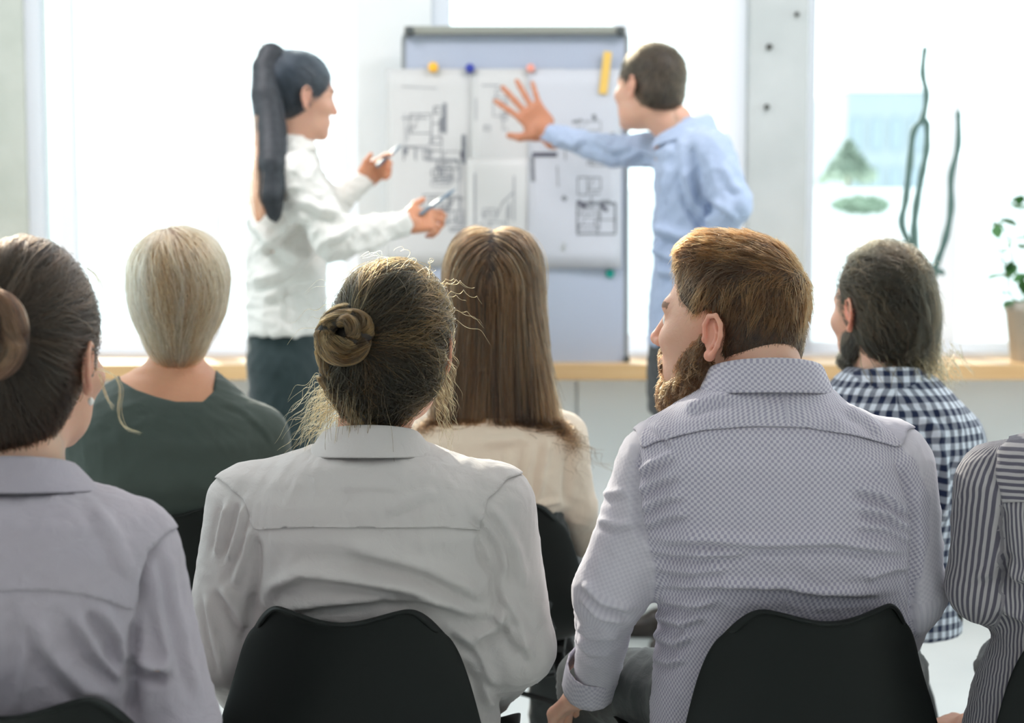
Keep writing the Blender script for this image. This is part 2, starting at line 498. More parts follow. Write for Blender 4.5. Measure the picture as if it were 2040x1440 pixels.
def head_prims(H, man=False):
    j = 1.08 if man else 1.0
    L = [H.ell((0, -.008, .037), (.075, .096, .086)),
         H.ell((0, .036, -.02), (.060 * j, .058, .082), k=.03),
         H.ell((0, .035, -.074), (.050 * j, .052, .040), k=.03),
         H.ell((0, .080, -.097), (.020 * j, .016, .018), k=.022),
         H.cone((-.034, .081, .023), (.034, .081, .023), .011, .011, .018),
         H.ell((-.044, .062, -.022), (.022, .024, .020), k=.02), H.ell((.044, .062, -.022), (.022, .024, .020), k=.02)]
    for q in (-1, 1):
        L.append(H.ell((q * .031, .100, .004), (.019, .015, .012), k=.012, op='sub'))
        L.append(H.ell((q * .031, .0785, .003), (.0125, .0125, .0115), k=.003))
        L.append(H.cone((q * .019, .088, .0125), (q * .044, .078, .0095), .0030, .0026, .004))   # upper lid
        L.append(H.cone((q * .021, .088, -.007), (q * .042, .079, -.006), .0026, .0022, .004))   # lower lid
    L += [H.cone((0, .090, .018), (0, .111, -.027), .0065, .0095, .012),
          H.ell((0, .110, -.030), (.0115, .010, .009), k=.008),
          H.ell((-.012, .101, -.033), (.0075, .009, .007), k=.006), H.ell((.012, .101, -.033), (.0075, .009, .007), k=.006),
          H.subcone((-.006, .106, -.041), (-.006, .100, -.036), .0028, .002, .002), H.subcone((.006, .106, -.041), (.006, .100, -.036), .0028, .002, .002),
          H.ell((0, .091, -.058), (.023, .010, .0065), k=.006), H.ell((0, .090, -.069), (.020, .011, .0075), k=.006),
          H.subcone((-.022, .100, -.0635), (.022, .100, -.0635), .0022, .0022, .003)]
    for q in (-1, 1):      # ears: dished plate, helix, antihelix, tragus, lobe
        ca, sa = math.cos(math.radians(20)), math.sin(math.radians(20))
        def e(y, z, o=0.0): return (q * (.0795 + o * ca - y * sa), -.010 + y * ca + o * sa * .5, -.004 + z)
        L.append(H.ell(e(0, 0, -.001), (.0045, .0165, .0275), rot=(-q * -20, 0, 0), k=.006))
        hx = [(.010, -.002), (.0135, .014), (.007, .0275), (-.006, .0305), (-.0165, .020), (-.0190, .004), (-.0150, -.012), (-.006, -.026)]
        for u, v in zip(hx, hx[1:]): L.append(H.cone(e(*u, .0065), e(*v, .0065), .0036, .0036, .002))
        ax = [(-.004, .018), (-.0105, .006), (-.0085, -.008), (-.001, -.017)]
        for u, v in zip(ax, ax[1:]): L.append(H.cone(e(*u, .0045), e(*v, .0045), .0028, .0028, .003))
        L += [H.ell(e(.001, -.028, .003), (.0055, .0085, .0085), k=.005), H.ell(e(.0125, -.006, .004), (.004, .005, .006), k=.004)]
    return L
def head_tint(H, V, lips=(.55, .22, .18), brow=(.12, .07, .04), iris=(.06, .05, .04), ear=(.62, .27, .2), earw=.35, base_lips=.6):
    X = H.loc(V); T = np.zeros((len(V), 4))
    def put(mask, c, a):
        a = a * mask
        T[:, :3] = np.where((a > T[:, 3])[:, None], A(c), T[:, :3]); T[:, 3] = np.maximum(T[:, 3], a)
    g = lambda c, r: np.exp(-(((X - A(c)) / A(r)) ** 2).sum(1))
    put(np.clip(g((.083, -.01, -.006), (.02, .03, .04)) * 1.5, 0, 1), ear, earw); put(np.clip(g((-.083, -.01, -.006), (.02, .03, .04)) * 1.5, 0, 1), ear, earw)
    put(np.clip(g((0, .11, -.03), (.02, .02, .015)) * 1.3, 0, 1), ear, .3)
    put((g((0, .098, -.064), (.023, .02, .009)) > .4).astype(float), lips, base_lips)
    for q in (-1, 1):
        e = np.linalg.norm((X - A((q * .031, .0785, .003))) , axis=1) < .0135
        put(e & (X[:, 1] > .083) & (np.abs(X[:, 2] - .002) < .0085), (.75, .72, .68), 1.0)
        put(e & (np.hypot(X[:, 0] - q * .031, X[:, 2] - .002) < .006) & (X[:, 1] > .08), iris, 1.01)
        put((np.abs(X[:, 2] - (.0085 - .9 * np.abs(np.abs(X[:, 0]) - .031) ** 1.2)) < .0016) & (X[:, 0] * q > .018) & (X[:, 0] * q < .045) & (X[:, 1] > .07), brow, .9)
        b = (np.abs(X[:, 2] - (.026 + .10 * (np.abs(X[:, 0]) - .02) * (np.abs(X[:, 0]) < .04))) < .0048) & (X[:, 0] * q > .012) & (X[:, 0] * q < .05) & (X[:, 1] > .055)
        put(b, brow, .85)
    return T
def hand_prims(W, d, n, side, curl=(20, 25, 30, 30), spread=6, thumb=25, s=1.0):
    """W wrist, d towards the fingers, n the way the palm faces, side: where the thumb leaves"""
    W, d, n, side = map(A, (W, d, n, side))
    d = d / np.linalg.norm(d); n = n - d * (n @ d); n /= np.linalg.norm(n)
    t = np.cross(d, n); t *= np.sign(t @ side)
    L = [sm_box(W + d * .052 * s, A((.036, .038, .0115)) * s, np.stack([d, t, n], 1), .010 * s, .012),
         sm_cone(W - d * .02 * s, W + d * .02 * s, .024 * s, .026 * s, .015),
         sm_ell(W + (d * .030 + t * .026 + n * .006) * s, A((.026, .017, .014)) * s, np.stack([d, t, n], 1), .014)]
    tips = []
    segs = [(.043, .027, .021), (.047, .030, .022), (.044, .028, .021), (.034, .021, .018)]
    offs = [.029, .010, -.010, -.028]; rad = [.0088, .0092, .0088, .0078]
    for i in range(4):
        b = W + (d * (.080 - .004 * abs(i - 1)) + t * offs[i]) * s
        a = math.radians(spread * (1.3 - i) ); fd = d * math.cos(a) + t * math.sin(a)
        ang = 0
        for q in range(3):
            ang += math.radians(curl[i] * (1.0 if q == 0 else 1.15))
            v = fd * math.cos(ang) + n * math.sin(ang)
            e = b + v * segs[i][q] * s
            r0 = rad[i] * (1 - .08 * q) * s
            L.append(sm_cone(b, e, r0, r0 * .9, .005 if q else .009)); b = e
        tips.append(b)
    b = W + (d * .022 + t * .030) * s
    a = math.radians(thumb); v = t * math.cos(a) * .9 + d * math.sin(a + .6) + n * .25; v /= np.linalg.norm(v)
    e = b + v * .040 * s; L.append(sm_cone(b, e, .0125 * s, .0108 * s, .014))
    v2 = v * .85 + d * .45 + n * .2; v2 /= np.linalg.norm(v2); e2 = e + v2 * .032 * s
    L.append(sm_cone(e, e2, .0105 * s, .0085 * s, .006))
    return L, tips, e2
def loft_rows(rows, Y, tilt=0.0, n=2.4, k=.03, cy=None):
    """rows: (py, x left, x right, half depth, depth offset); a garment's or trunk's cross sections top to bottom"""
    z, w, d, cx, cyy = [], [], [], [], []
    for r in rows:
        a = P(r[1], r[0], Y); b = P(r[2], r[0], Y)
        z.append(a[2]); w.append((b[0] - a[0]) / 2); cx.append((a[0] + b[0]) / 2); d.append(r[3]); cyy.append(Y + r[4])
    o = np.argsort(z)
    f = lambda x: A(x)[o]
    return ('loft', dict(o=np.zeros(3), R=np.eye(3), z=f(z), w=f(w), d=f(d), cx=f(cx), cy=f(cyy), n=n), k)
def set_vec(me, name, arr):
    a = me.attributes.new(name, 'FLOAT_VECTOR', 'POINT'); a.data.foreach_set('vector', np.asarray(arr, np.float32).ravel())
def set_col(me, name, arr):
    a = me.attributes.new(name, 'FLOAT_COLOR', 'POINT'); a.data.foreach_set('color', np.asarray(arr, np.float32).ravel())
def merge_parts(parts):
    Vs, Qs, o = [], [], 0
    for V, Q in parts:
        Vs.append(V); Qs.append(Q + o); o += len(V)
    return np.concatenate(Vs), np.concatenate(Qs)
def pat_coords(V, torso, limbs):
    """(across, along, panel): cylindrical coordinates round the trunk or the nearest sleeve"""
    g = torso[1]
    z = np.clip(V[:, 2], g['z'][0], g['z'][-1])
    cx, cy = np.interp(z, g['z'], g['cx']), np.interp(z, g['z'], g['cy'])
    cx0, cy0 = g['cx'][len(g['cx']) // 2], g['cy'][len(g['cy']) // 2]
    u = (V[:, 0] - cx0) + np.sign(V[:, 0] - cx0) * np.maximum(0, V[:, 1] - cy0 + .10)
    U = np.stack([u, V[:, 2], np.zeros(len(V))], 1)
    d0 = prim_d(torso, V) 
    for chain in limbs:
        L = 0
        for (a, b, ra, rb) in chain:
            a, b = A(a), A(b)
            ab = b - a; l = np.linalg.norm(ab); t = ab / l
            h = np.clip(((V - a) @ t), 0, l)
            r = V - a - h[:, None] * t
            e1 = np.cross(t, [0, 1, 0]); e1 /= np.linalg.norm(e1); e2 = np.cross(t, e1)
            ang = np.arctan2(r @ e1, r @ e2)
            d = np.linalg.norm(r, axis=1) - (ra + (rb - ra) * h / l)
            m = d < d0
            U[m] = np.stack([ang[m] * .055, L + h[m], np.ones(m.sum())], 1)
            d0 = np.where(m, d, d0); L += l
    return U
class Person:
    def __init__(s, label, Y, hips=None, floor_xy=None):
        s.label = label; s.Y = Y
        s.o = None; s.body = []; s.children = []
    def make(s, base, skinmat, parts, tint=None, name='person'):
        """the body: one mesh, its origin at the feet"""
        V, Q = merge_parts(parts)
        me = np_mesh(name, V, Q, base)
        T = np.zeros((len(V), 4)) if tint is None else tint(V)
        set_col(me, 'tint', T)
        s.base = A(base)
        s.o = link(name, me, skinmat)
        s.o.location = base
        setp(s.o, s.label, 'person')
        return s.o
    def part(s, name, V, Q, m, parent=None, label=None, pat=None, kind=None):
        me = np_mesh(name, V, Q, s.base)
        if pat is not None: set_vec(me, 'pat', pat)
        else: set_col(me, 'tint', np.zeros((len(V), 4)))
        o = link(name, me, m, parent or s.o)
        return setp(o, label=label, kind=kind)
    def strands(s, name, pts, m, r=.0004, parent=None, label=None, taper=.25):
        """pts: (N, n, 3)"""
        N, n = pts.shape[:2]
        hc = bpy.data.hair_curves.new(name); hc.add_curves([n] * N)
        hc.attributes['position'].data.foreach_set('vector', (pts - s.base).astype(np.float32).ravel())
        ra = hc.attributes.get('radius') or hc.attributes.new('radius', 'FLOAT', 'POINT')
        t = np.linspace(0, 1, n)
        ra.data.foreach_set('value', np.tile(r * (1 - (1 - taper) * t ** 2), N).astype(np.float32))
        rs = np.random.RandomState(N); K = max(12, N // 45)
        mid = pts[:, n // 2]; ld = mid[rs.choice(N, min(K, N), replace=False)]
        j = np.argmin(((mid[:, None] - ld[None]) ** 2).sum(2), 1)
        lk = hc.attributes.new('lock', 'FLOAT', 'CURVE'); lk.data.foreach_set('value', rs.rand(len(ld))[j].astype(np.float32))
        hc.materials.append(m)
        o = bpy.data.objects.new(name, hc); COL.objects.link(o)
        o.parent = parent or s.o
        setp(o, label=label, kind='stuff')
        return o
def trace(seeds, prims, flow, n=14, step=.012, lift=.003, seed=0, jitter=.15, stepvar=.3, clump=None, end_lift=0.0, N=None):
    """strands that follow a direction field over the hair's surface"""
    rs = np.random.RandomState(seed)
    p = seeds.copy(); M = len(p)
    lf = np.abs(rs.randn(M)) * lift
    g = sdf_grad(prims, p); d = sdf(prims, p); p = p - (d - lf)[:, None] * g
    out = [p]
    st = step * (1 + stepvar * rs.randn(M).clip(-2, 2))
    jit = rs.randn(M, 3) * jitter
    prev = None
    for i in range(n - 1):
        f = flow(p, i / (n - 1)) + jit
        f = f - (f * g).sum(1)[:, None] * g
        f /= np.maximum(np.linalg.norm(f, axis=1), 1e-6)[:, None]
        if prev is not None:
            f = f * .5 + prev * .5; f /= np.maximum(np.linalg.norm(f, axis=1), 1e-6)[:, None]
        prev = f
        q = p + f * st[:, None]
        g = sdf_grad(prims, q); d = sdf(prims, q)
        tgt = lf + end_lift * ((i + 1) / (n - 1)) ** 2 * (rs.rand(M) if i == 0 else lastr)
        if i == 0: lastr = rs.rand(M)
        k = np.clip((tgt - d), -.006, .02)
        p = q + k[:, None] * g
        out.append(p)
    return np.stack(out, 1)
def clumped(S_, k=24, amt=.5, seed=3):
    """draw strands towards a few leaders so that locks form"""
    rs = np.random.RandomState(seed)
    L = rs.choice(len(S_), k, replace=False)
    mid = S_[:, S_.shape[1] // 2]
    d = np.linalg.norm(mid[:, None] - mid[L][None], axis=2)
    j = L[np.argmin(d, 1)]; dd = d.min(1)
    t = np.linspace(0, 1, S_.shape[1])[None, :, None] ** .8
    w = (amt * np.exp(-(dd / .03) ** 2))[:, None, None] * t
    return S_ * (1 - w) + S_[j] * w
def pick(V, n, seed=0, mask=None):
    rs = np.random.RandomState(seed)
    i = np.arange(len(V)) if mask is None else np.where(mask)[0]
    return V[rs.choice(i, n, replace=len(i) < n)] + rs.randn(n, 3) * .0015
def wisps(anchors, dirs, n=10, length=.06, curl=.006, turns=2.5, seed=0, droop=.4):
    rs = np.random.RandomState(seed); out = []
    for a, d in zip(anchors, dirs):
        d = A(d) / np.linalg.norm(d); l = length * (.5 + rs.rand()); ph = rs.rand() * 6; tn = turns * (.6 + .8 * rs.rand()); cr = curl * (.4 + rs.rand())
        u = np.cross(d, rs.randn(3)); u /= np.linalg.norm(u); w = np.cross(d, u)
        q = []
        for i in range(n):
            t = i / (n - 1)
            q.append(A(a) + d * l * t + A((0, 0, -1)) * droop * l * t * t + (u * math.cos(ph + tn * 2 * math.pi * t) + w * math.sin(ph + tn * 2 * math.pi * t) - u * math.cos(ph)) * cr * min(1, t * 3))
        out.append(q)
    return np.array(out)
def collar_mesh(c, rw, rd, hgt, fall, tiltf=.5, thick=.003, open_front=.35, n=64, rot=0.0, flare=.012, z_back=0.0):
    """a shirt collar: stand, fold and fall, open at the throat; c is the centre of the neck base"""
    V, Q = [], []
    prof = [(0.0, 0.0), (.001, .55), (.002, 1.0), (.006, 1.06), (.010, 1.0), (.010 + flare * .5, .45), (.010 + flare, 1.0 - fall / hgt)]
    cols = n
    for i in range(cols + 1):
        a = rot + math.pi * 1.5 + (-1 + 2 * i / cols) * (math.pi - open_front)      # centred on the back
        frontness = (1 + math.sin(a - rot)) / 2
        for r, h in prof:
            hh = hgt * h * (1 - .25 * frontness)
            z = c[2] + hh - tiltf * frontness * rd * 2 * .45 + z_back
            V.append((c[0] + (rw + r) * math.cos(a), c[1] + (rd + r) * math.sin(a), z))
    m = len(prof)
    for i in range(cols):
        for j in range(m - 1):
            Q.append((i * m + j, (i + 1) * m + j, (i + 1) * m + j + 1, i * m + j + 1))
    return A(V), A(Q).astype(int)
def solidify(o, t, offset=0.0):
    md = o.modifiers.new('thickness', 'SOLIDIFY'); md.thickness = t; md.offset = offset
    return o
def subsurf(o, lv=1):
    md = o.modifiers.new('smooth', 'SUBSURF'); md.levels = lv; md.render_levels = lv
    return o
def seated_legs(hipc, hw, kneeL, kneeR, foL, foR, tr=.082):
    """trouser prims: pelvis, thighs, calves; and the skin inside them; and shoes"""
    tro, skn, shoes = [], [], []
    hipc = A(hipc)
    tro.append(sm_ell(hipc + A((0, .01, .0)), (hw, .125, .095), k=.04))
    for q, kn, fo in ((-1, A(kneeL), A(foL)), (1, A(kneeR), A(foR))):
        h = hipc + A((q * hw * .5, .03, -.01))
        tro.append(sm_cone(h, kn, tr, .062, .04)); tro.append(sm_cone(kn, fo + A((0, -.02, .13)), .060, .047, .02))
        skn.append(sm_cone(h, kn, tr - .02, .045, .04)); skn.append(sm_cone(kn, fo + A((0, -.02, .06)), .045, .033, .02))
        skn.append(sm_cone(fo + A((0, -.02, .05)), fo + A((0, .14, .03)), .03, .02, .02))
        shoes.append([sm_cone(fo + A((0, -.03, .045)), fo + A((0, .03, .05)), .043, .040, .02), sm_ell(fo + A((0, .09, .028)), (.044, .115, .034), k=.03),
                      sm_box(fo + A((0, .06, .010)), (.045, .145, .010), None, .008, .006)])
    return tro, skn, shoes

def ropes(paths, rad, per=260, seed=0, twist=5.0, m=22):
    """twisted locks of hair along paths: prims for the solid inside, strands for the outside"""
    rs = np.random.RandomState(seed); prims, S_ = [], []
    for pts in paths:
        pts = A(pts); n = len(pts); t = np.linspace(0, n - 1, m)
        c = np.stack([np.interp(t, range(n), pts[:, k]) for k in range(3)], 1)
        for _ in range(2): c[1:-1] = (c[:-2] + 2 * c[1:-1] + c[2:]) / 4
        tg = np.gradient(c, axis=0); tg /= np.linalg.norm(tg, axis=1)[:, None]
        u = np.cross(tg, A((.3, .2, .93))); u /= np.linalg.norm(u, axis=1)[:, None]; w = np.cross(tg, u)
        f = np.sin(np.pi * np.clip(np.linspace(0.04, .96, m), 0, 1)) ** .35
        for i in range(0, m - 1, 2): prims.append(sm_cone(c[i], c[min(i + 2, m - 1)], rad * .9 * f[i], rad * .9 * f[min(i + 2, m - 1)], .003))
        for i in range(per):
            a0 = rs.rand() * 6.28; rr = rad * (.75 + .38 * rs.rand()) ; tw = twist * (1 + .15 * rs.randn())
            a = a0 + np.linspace(0, tw, m)
            S_.append(c + (u * np.cos(a)[:, None] + w * np.sin(a)[:, None]) * (rr * f)[:, None])
    return prims, np.array(S_)
# ------------------------------------------------------------------ setting
M_plaster = mat('grey_plaster', (.50, .53, .47), (.60, .62, .56), scale=5, rough=.9, bump=.5, bscale=22)
M_white = mat('white_wall_paint', (.80, .82, .81), (.86, .87, .86), scale=3, rough=.8, bump=.08, bscale=40)
M_column = mat('column_paint', (.50, .53, .52), (.59, .61, .60), scale=4, rough=.8, bump=.2, bscale=18)
M_frame = mat('white_window_frame', (.86, .87, .90), rough=.45)
_n = M_frame.node_tree; _t = _n.nodes.new('ShaderNodeBsdfTranslucent'); _t.inputs[0].default_value = (.9, .92, .96, 1)
_m = _n.nodes.new('ShaderNodeMixShader'); _m.inputs[0].default_value = .38
_n.links.new(_n.nodes['Principled BSDF'].outputs[0], _m.inputs[1]); _n.links.new(_t.outputs[0], _m.inputs[2]); _n.links.new(_m.outputs[0], _n.nodes['Material Output'].inputs['Surface'])
M_floor = mat('pale_floor', (.66, .70, .69), (.76, .79, .77), scale=2.5, rough=.32, bump=.03, bscale=30)
M_ceil = mat('ceiling_paint', (.85, .85, .84), rough=.9)
M_wood = mat('sill_wood', (.72, .44, .20), (.82, .55, .28), scale=3, rough=.4, stretch=(1, 14, 14), bump=.04)
M_panel = mat('white_panel', (.84, .86, .86), (.88, .90, .90), scale=2, rough=.4)
M_bolt = mat('dark_steel', (.10, .10, .09), rough=.5, metal=.6)
M_black = mat('black_plastic', (.007, .009, .008), rough=.5, spec=.22, bump=.04, bscale=500)
M_blackleg = mat('black_metal', (.012, .012, .012), rough=.4, metal=.3)
M_pane = bpy.data.materials.new('window_glass'); M_pane.use_nodes = True
nt = M_pane.node_tree; nt.nodes.remove(nt.nodes['Principled BSDF'])
tr = nt.nodes.new('ShaderNodeBsdfTransparent'); tr.inputs[0].default_value = (.97, .99, .99, 1)
gl = nt.nodes.new('ShaderNodeBsdfGlossy'); gl.inputs['Roughness'].default_value = .02
fr = nt.nodes.new('ShaderNodeFresnel'); fr.inputs[0].default_value = 1.3
mx = nt.nodes.new('ShaderNodeMixShader')
nt.links.new(fr.outputs[0], mx.inputs[0]); nt.links.new(tr.outputs[0], mx.inputs[1]); nt.links.new(gl.outputs[0], mx.inputs[2])
nt.links.new(mx.outputs[0], nt.nodes['Material Output'].inputs['Surface'])

YW = 5.85                                    # window plane
ROOM = dict(x0=-3.2, x1=3.2, y0=-4.0, z1=3.4)
wx = lambda px: P(px, 400, YW)[0]
def structure(name, mb, m, parent=None, smooth=False):
    o = mb.build(name, m, parent, smooth)
    if parent is None: o['kind'] = 'structure'
    return o
structure('floor', MB().box((0, 1.1, -.05), (6.8, 10.4, .1)), M_floor)
structure('ceiling', MB().box((0, 1.1, 3.45), (6.8, 10.4, .1)), M_ceil)
for nm, x in (('wall_left', -3.3), ('wall_right', 3.3)):      # side walls, opened for unseen windows added as side light
    mb = MB().box((x, -1.0, 1.7), (.2, 6.2, 3.4)).box((x, 5.95, 1.7), (.2, .7, 3.4)).box((x, 3.85, .4), (.2, 3.5, .8)).box((x, 3.85, 3.3), (.2, 3.5, .2))
    structure(nm, mb, M_white)
# the wall behind the camera, with an unseen window added for fill
mb = MB()
for x0, x1 in ((-3.2, -.85), (.85, 3.2)): mb.box(((x0 + x1) / 2, -4.1, 1.7), (x1 - x0, .2, 3.4))
for x0, x1 in ((-.85, .85),):
    mb.box(((x0 + x1) / 2, -4.1, .4), (x1 - x0, .2, .8)); mb.box(((x0 + x1) / 2, -4.1, 3.25), (x1 - x0, .2, .3))
structure('wall_back', mb, M_white)
def window(name, x0, x1, z0, z1, y, bars=(), rails=(), fw=.06, sign=1):
    """casement with a frame, mullions and one pane per light"""
    w = empty(name, ((x0 + x1) / 2, y, z0)); w['kind'] = 'structure'
    cx, cz = (x0 + x1) / 2, z0
    f = MB()
    f.box((0 - (x1 - x0) / 2 + fw / 2, 0, (z1 - z0) / 2), (fw, .07, z1 - z0), bevel=.006); f.box(((x1 - x0) / 2 - fw / 2, 0, (z1 - z0) / 2), (fw, .07, z1 - z0), bevel=.006)
    f.box((0, 0, fw / 2), (x1 - x0, .068, fw), bevel=.006); f.box((0, 0, z1 - z0 - fw / 2), (x1 - x0, .068, fw), bevel=.006)
    f.build('frame', M_frame, w)
    for b, bw in bars: MB().box((b - cx, 0, (z1 - z0) / 2), (bw, .065, z1 - z0 - 2 * fw), bevel=.008).build('mullion', M_frame, w)
    for r in rails: MB().box((0, 0, r - cz), (x1 - x0 - 2 * fw, .06, .05), bevel=.008).build('rail', M_frame, w)
    xs = [x0 + fw] + [v for b, bw in sorted(bars) for v in (b - bw / 2, b + bw / 2)] + [x1 - fw]
    for a, b in zip(xs[::2], xs[1::2]):
        MB().box(((a + b) / 2 - cx, .01 * sign, (z1 - z0) / 2), (b - a, .006, z1 - z0 - 2 * fw)).build('pane', M_pane, w)
    return w
for k, (x0, x1) in enumerate(((-.85, .85),)):  # added rear window, lets fill light onto the backs
    window('window_%d' % (k + 4), x0, x1, .8, 3.1, -4.05, bars=[((x0 + x1) / 2, .07)], rails=[])
for k, x in ((5, -3.28), (6, 3.28)):  # side windows added out of view to rim the sleeves from both sides
    wv = window('window_%d' % k, -1.75, 1.75, .8, 3.2, 0, bars=[(-.6, .07), (.6, .07)])
    wv.location = (x, 3.85, .8); wv.rotation_euler = (0, 0, math.pi / 2)
# window wall: piers, lintel, the part under the sill
ZL = 3.25
px_piers = [(None, 62, M_plaster, 'wall_front'), (716, 862, M_white, 'wall_front')]
lw = MB().box((wx(62) - .17, 5.95, 1.7), (.34, .3, 3.4)); structure('wall_front', lw, M_plaster)
structure('wall_front', MB().box((-3.1, 5.95, 1.7), (.2, .3, 3.4)), M_plaster)
window('window_0', -3.0, wx(62) - .34, .81, ZL, YW, bars=[(-2.45, .06)], fw=.05)  # added beyond the view so the sun reaches the left edge
structure('wall_front', MB().box(((wx(716) + wx(862)) / 2, 5.93, 2.03), (wx(862) - wx(716), .26, 2.5)), M_white)
structure('wall_front', MB().box((2.85, 5.93, 2.03), (.7, .26, 2.5)), M_white)
structure('wall_front', MB().box((.3, 5.95, 3.33), (6.0, .3, .15)), M_white)
low = MB().box((0, 5.9, .375), (6.4, .4, .75)); lowo = structure('wall_front', low, M_white)
XJ = .21
for k in range(-6, 6):
    a = XJ + .59 * k
    if a + .59 > 3.2 or a < -3.2: continue
    MB().box((a + .295, 5.69, .405), (.584, .022, .675), bevel=.004).build('panel', M_panel, lowo)
MB().box((0, 5.695, .03), (6.38, .012, .06)).build('kickboard', mat('toe_kick', (.22, .22, .21), rough=.7), lowo)
structure('trim_1', MB().box((0, 5.64, .775), (6.4, .28, .05), bevel=.006), M_wood)
structure('trim_2', MB().box((0, 5.80, .785), (6.4, .10, .06), bevel=.004), M_frame)
# concrete column with two fixing bolts; the third disc stands for a smudge
col_c = (wx(1481) + wx(1597)) / 2
colw = wx(1597) - wx(1481)
col = structure('trim_3', MB().box((col_c, 5.90, 2.09), (colw, .30, 2.58), bevel=.012), M_column)
for (px, py, r) in ((1533, 93, .0065), (1528, 213, .006), (1588, 28, .005)):
    q = P(px, py, 5.745)
    MB().lathe((q[0], 5.735, q[2]), [(r * 1.6, .016), (r * 1.6, .012), (r, .010), (r * .9, -.004), (r * .3, -.008)], 12, axis='Y').build('bolt', M_bolt, col)
window('window_1', wx(62), wx(716), .81, ZL, YW, bars=[(wx(137), .055), (wx(419), .062)], rails=[2.72], fw=.05)
window('window_2', wx(862), wx(1481), .81, ZL, YW, bars=[(wx(1235), .05), (wx(1398), .05)], rails=[2.05], fw=.06)
window('window_3', wx(1597), 2.5, .81, ZL, YW, bars=[(wx(1886), .066), (2.05, .06)], rails=[2.72], fw=.035)
# baseboards on the side walls
for nm, x in (('baseboard_left', -3.19), ('baseboard_right', 3.19)):
    structure(nm, MB().box((x, .9, .05), (.02, 9.6, .1)), M_white)
# housings and glowing diffusers of the added fill lamps, all out of view
M_lampg = bpy.data.materials.new('fill_lamp_diffuser'); M_lampg.use_nodes = True
b = M_lampg.node_tree.nodes['Principled BSDF']; b.inputs['Emission Color'].default_value = (1, 1, 1, 1); b.inputs['Emission Strength'].default_value = 1.5
for k, (lx, ly) in enumerate(FILL_LAMPS):
    t = empty('fill_lamp', (lx, ly, 3.4), label='added white fill lamp under the ceiling, %s row, %s side of the room' % (('middle', 'window-side', 'rear')[k // 2], ('left', 'right')[k % 2]), cat='lamp', group='added fill lamps under the ceiling')
    MB().box((0, 0, -.42), (1.24, .64, .05), bevel=.008).build('housing', M_frame, t)
    MB().box((0, 0, -.448), (1.16, .56, .006)).build('diffuser', M_lampg, t)
    for sx in (-.5, .5): MB().tube([(sx, 0, 0), (sx, 0, -.40)], .004, 6).build('cord', M_bolt, t)

# ------------------------------------------------------------------ outside the windows
M_pave = mat('pale_paving', (.75, .77, .78), (.85, .86, .86), scale=1.2, rough=.9)
g = MB().box((4, 56, -1.05), (120, 100, .1)); structure('ground', g, M_pave)
M_bld = mat('pale_blue_render', (.325, .375, .41), (.345, .395, .42), scale=1, rough=.9)
M_bld2 = mat('blue_grey_glass', (.28, .345, .395), rough=.3)
bx = empty('building', P(1765, 300, 34) * [1, 1, 0] + [0, 0, -1], label='pale blue block building seen hazily through the right window', cat='building')
bw = MB().box((0, 4, 2.2), (1.55, 8, 4.45)); wall = bw.build('wall', M_bld, bx)
MB().box((.02, 4, 4.47), (1.65, 8.1, .09)).build('roof', M_pave, bx)
for i in range(4):
    for j in range(3):
        MB().box((-.57 + i * .38, -.02, 1.7 + j * .95), (.22, .04, .6), bevel=.01).build('window', M_bld2, bx)
def foliage(cen, rad, n, size, seed, cone=False):
    rs = np.random.RandomState(seed); V, Q = [], []
    for _ in range(n):
        if cone:
            h = rs.rand() ** .8; r = (1 - h) * rad[0] * (.7 + .35 * rs.rand()); a = rs.rand() * 6.283
            c = A(cen) + A((r * math.cos(a), r * math.sin(a), h * rad[2]))
        else:
            d = rs.randn(3); d /= np.linalg.norm(d); c = A(cen) + d * A(rad) * (.75 + .3 * rs.rand())
        u = rs.randn(3); u /= np.linalg.norm(u); w = np.cross(u, rs.randn(3)); w /= np.linalg.norm(w)
        s = size * (.6 + .8 * rs.rand()); k = len(V)
        V += [c - u * s, c + w * s * .5, c + u * s, c - w * s * .5]; Q.append((k, k + 1, k + 2, k + 3))
    return np.array(V), np.array(Q)
M_fir = mat('fir_green', (.28, .36, .29), (.34, .41, .34), scale=3, rough=.8)
M_hedge = mat('hedge_green', (.26, .36, .26), (.32, .40, .31), scale=3, rough=.8)
M_bark = mat('bark', (.18, .13, .09), (.26, .2, .15), scale=9, rough=.9)
Yt = 17.0; q0 = P(1690, 362, Yt); q1 = P(1690, 285, Yt)
ft = empty('fir_tree', (q0[0], Yt, -1), label='small green conical fir tree outside the right window', cat='tree')
MB().tube([(0, 0, 0), (0, 0, q1[2] + .9)], [.06, .01], 8).build('trunk', M_bark, ft)
V, Q = foliage((0, 0, q0[2] + 1.0), (.30, .30, (q1[2] - q0[2])), 900, .055, 4, True)
setp(link('foliage', np_mesh('foliage', V, Q), M_fir, ft, False), kind='stuff')
q2 = P(1716, 408, 15)
hd = empty('hedge', (q2[0], 15, -1), label='low clipped green hedge outside, below the small fir tree', cat='hedge')
V, Q = foliage((0, 0, q2[2] + 1), (.24, .3, .07), 700, .035, 5)
setp(link('foliage', np_mesh('foliage', V, Q), M_hedge, hd, False), kind='stuff')
MB().box((0, 0, (q2[2] + .85) / 2 + .02), (.4, .4, q2[2] + .85), bevel=.02).build('planter', M_pave, hd)
# a low parapet that the tree stands behind
q3 = P(1700, 376, 16)
pw = MB().box((2, 16.1, (q3[2] - 1) / 2 - .0), (26, .3, q3[2] + 1), bevel=.02).build('parapet', M_pave)
setp(pw, kind='structure')
pw.name = 'wall_outside'

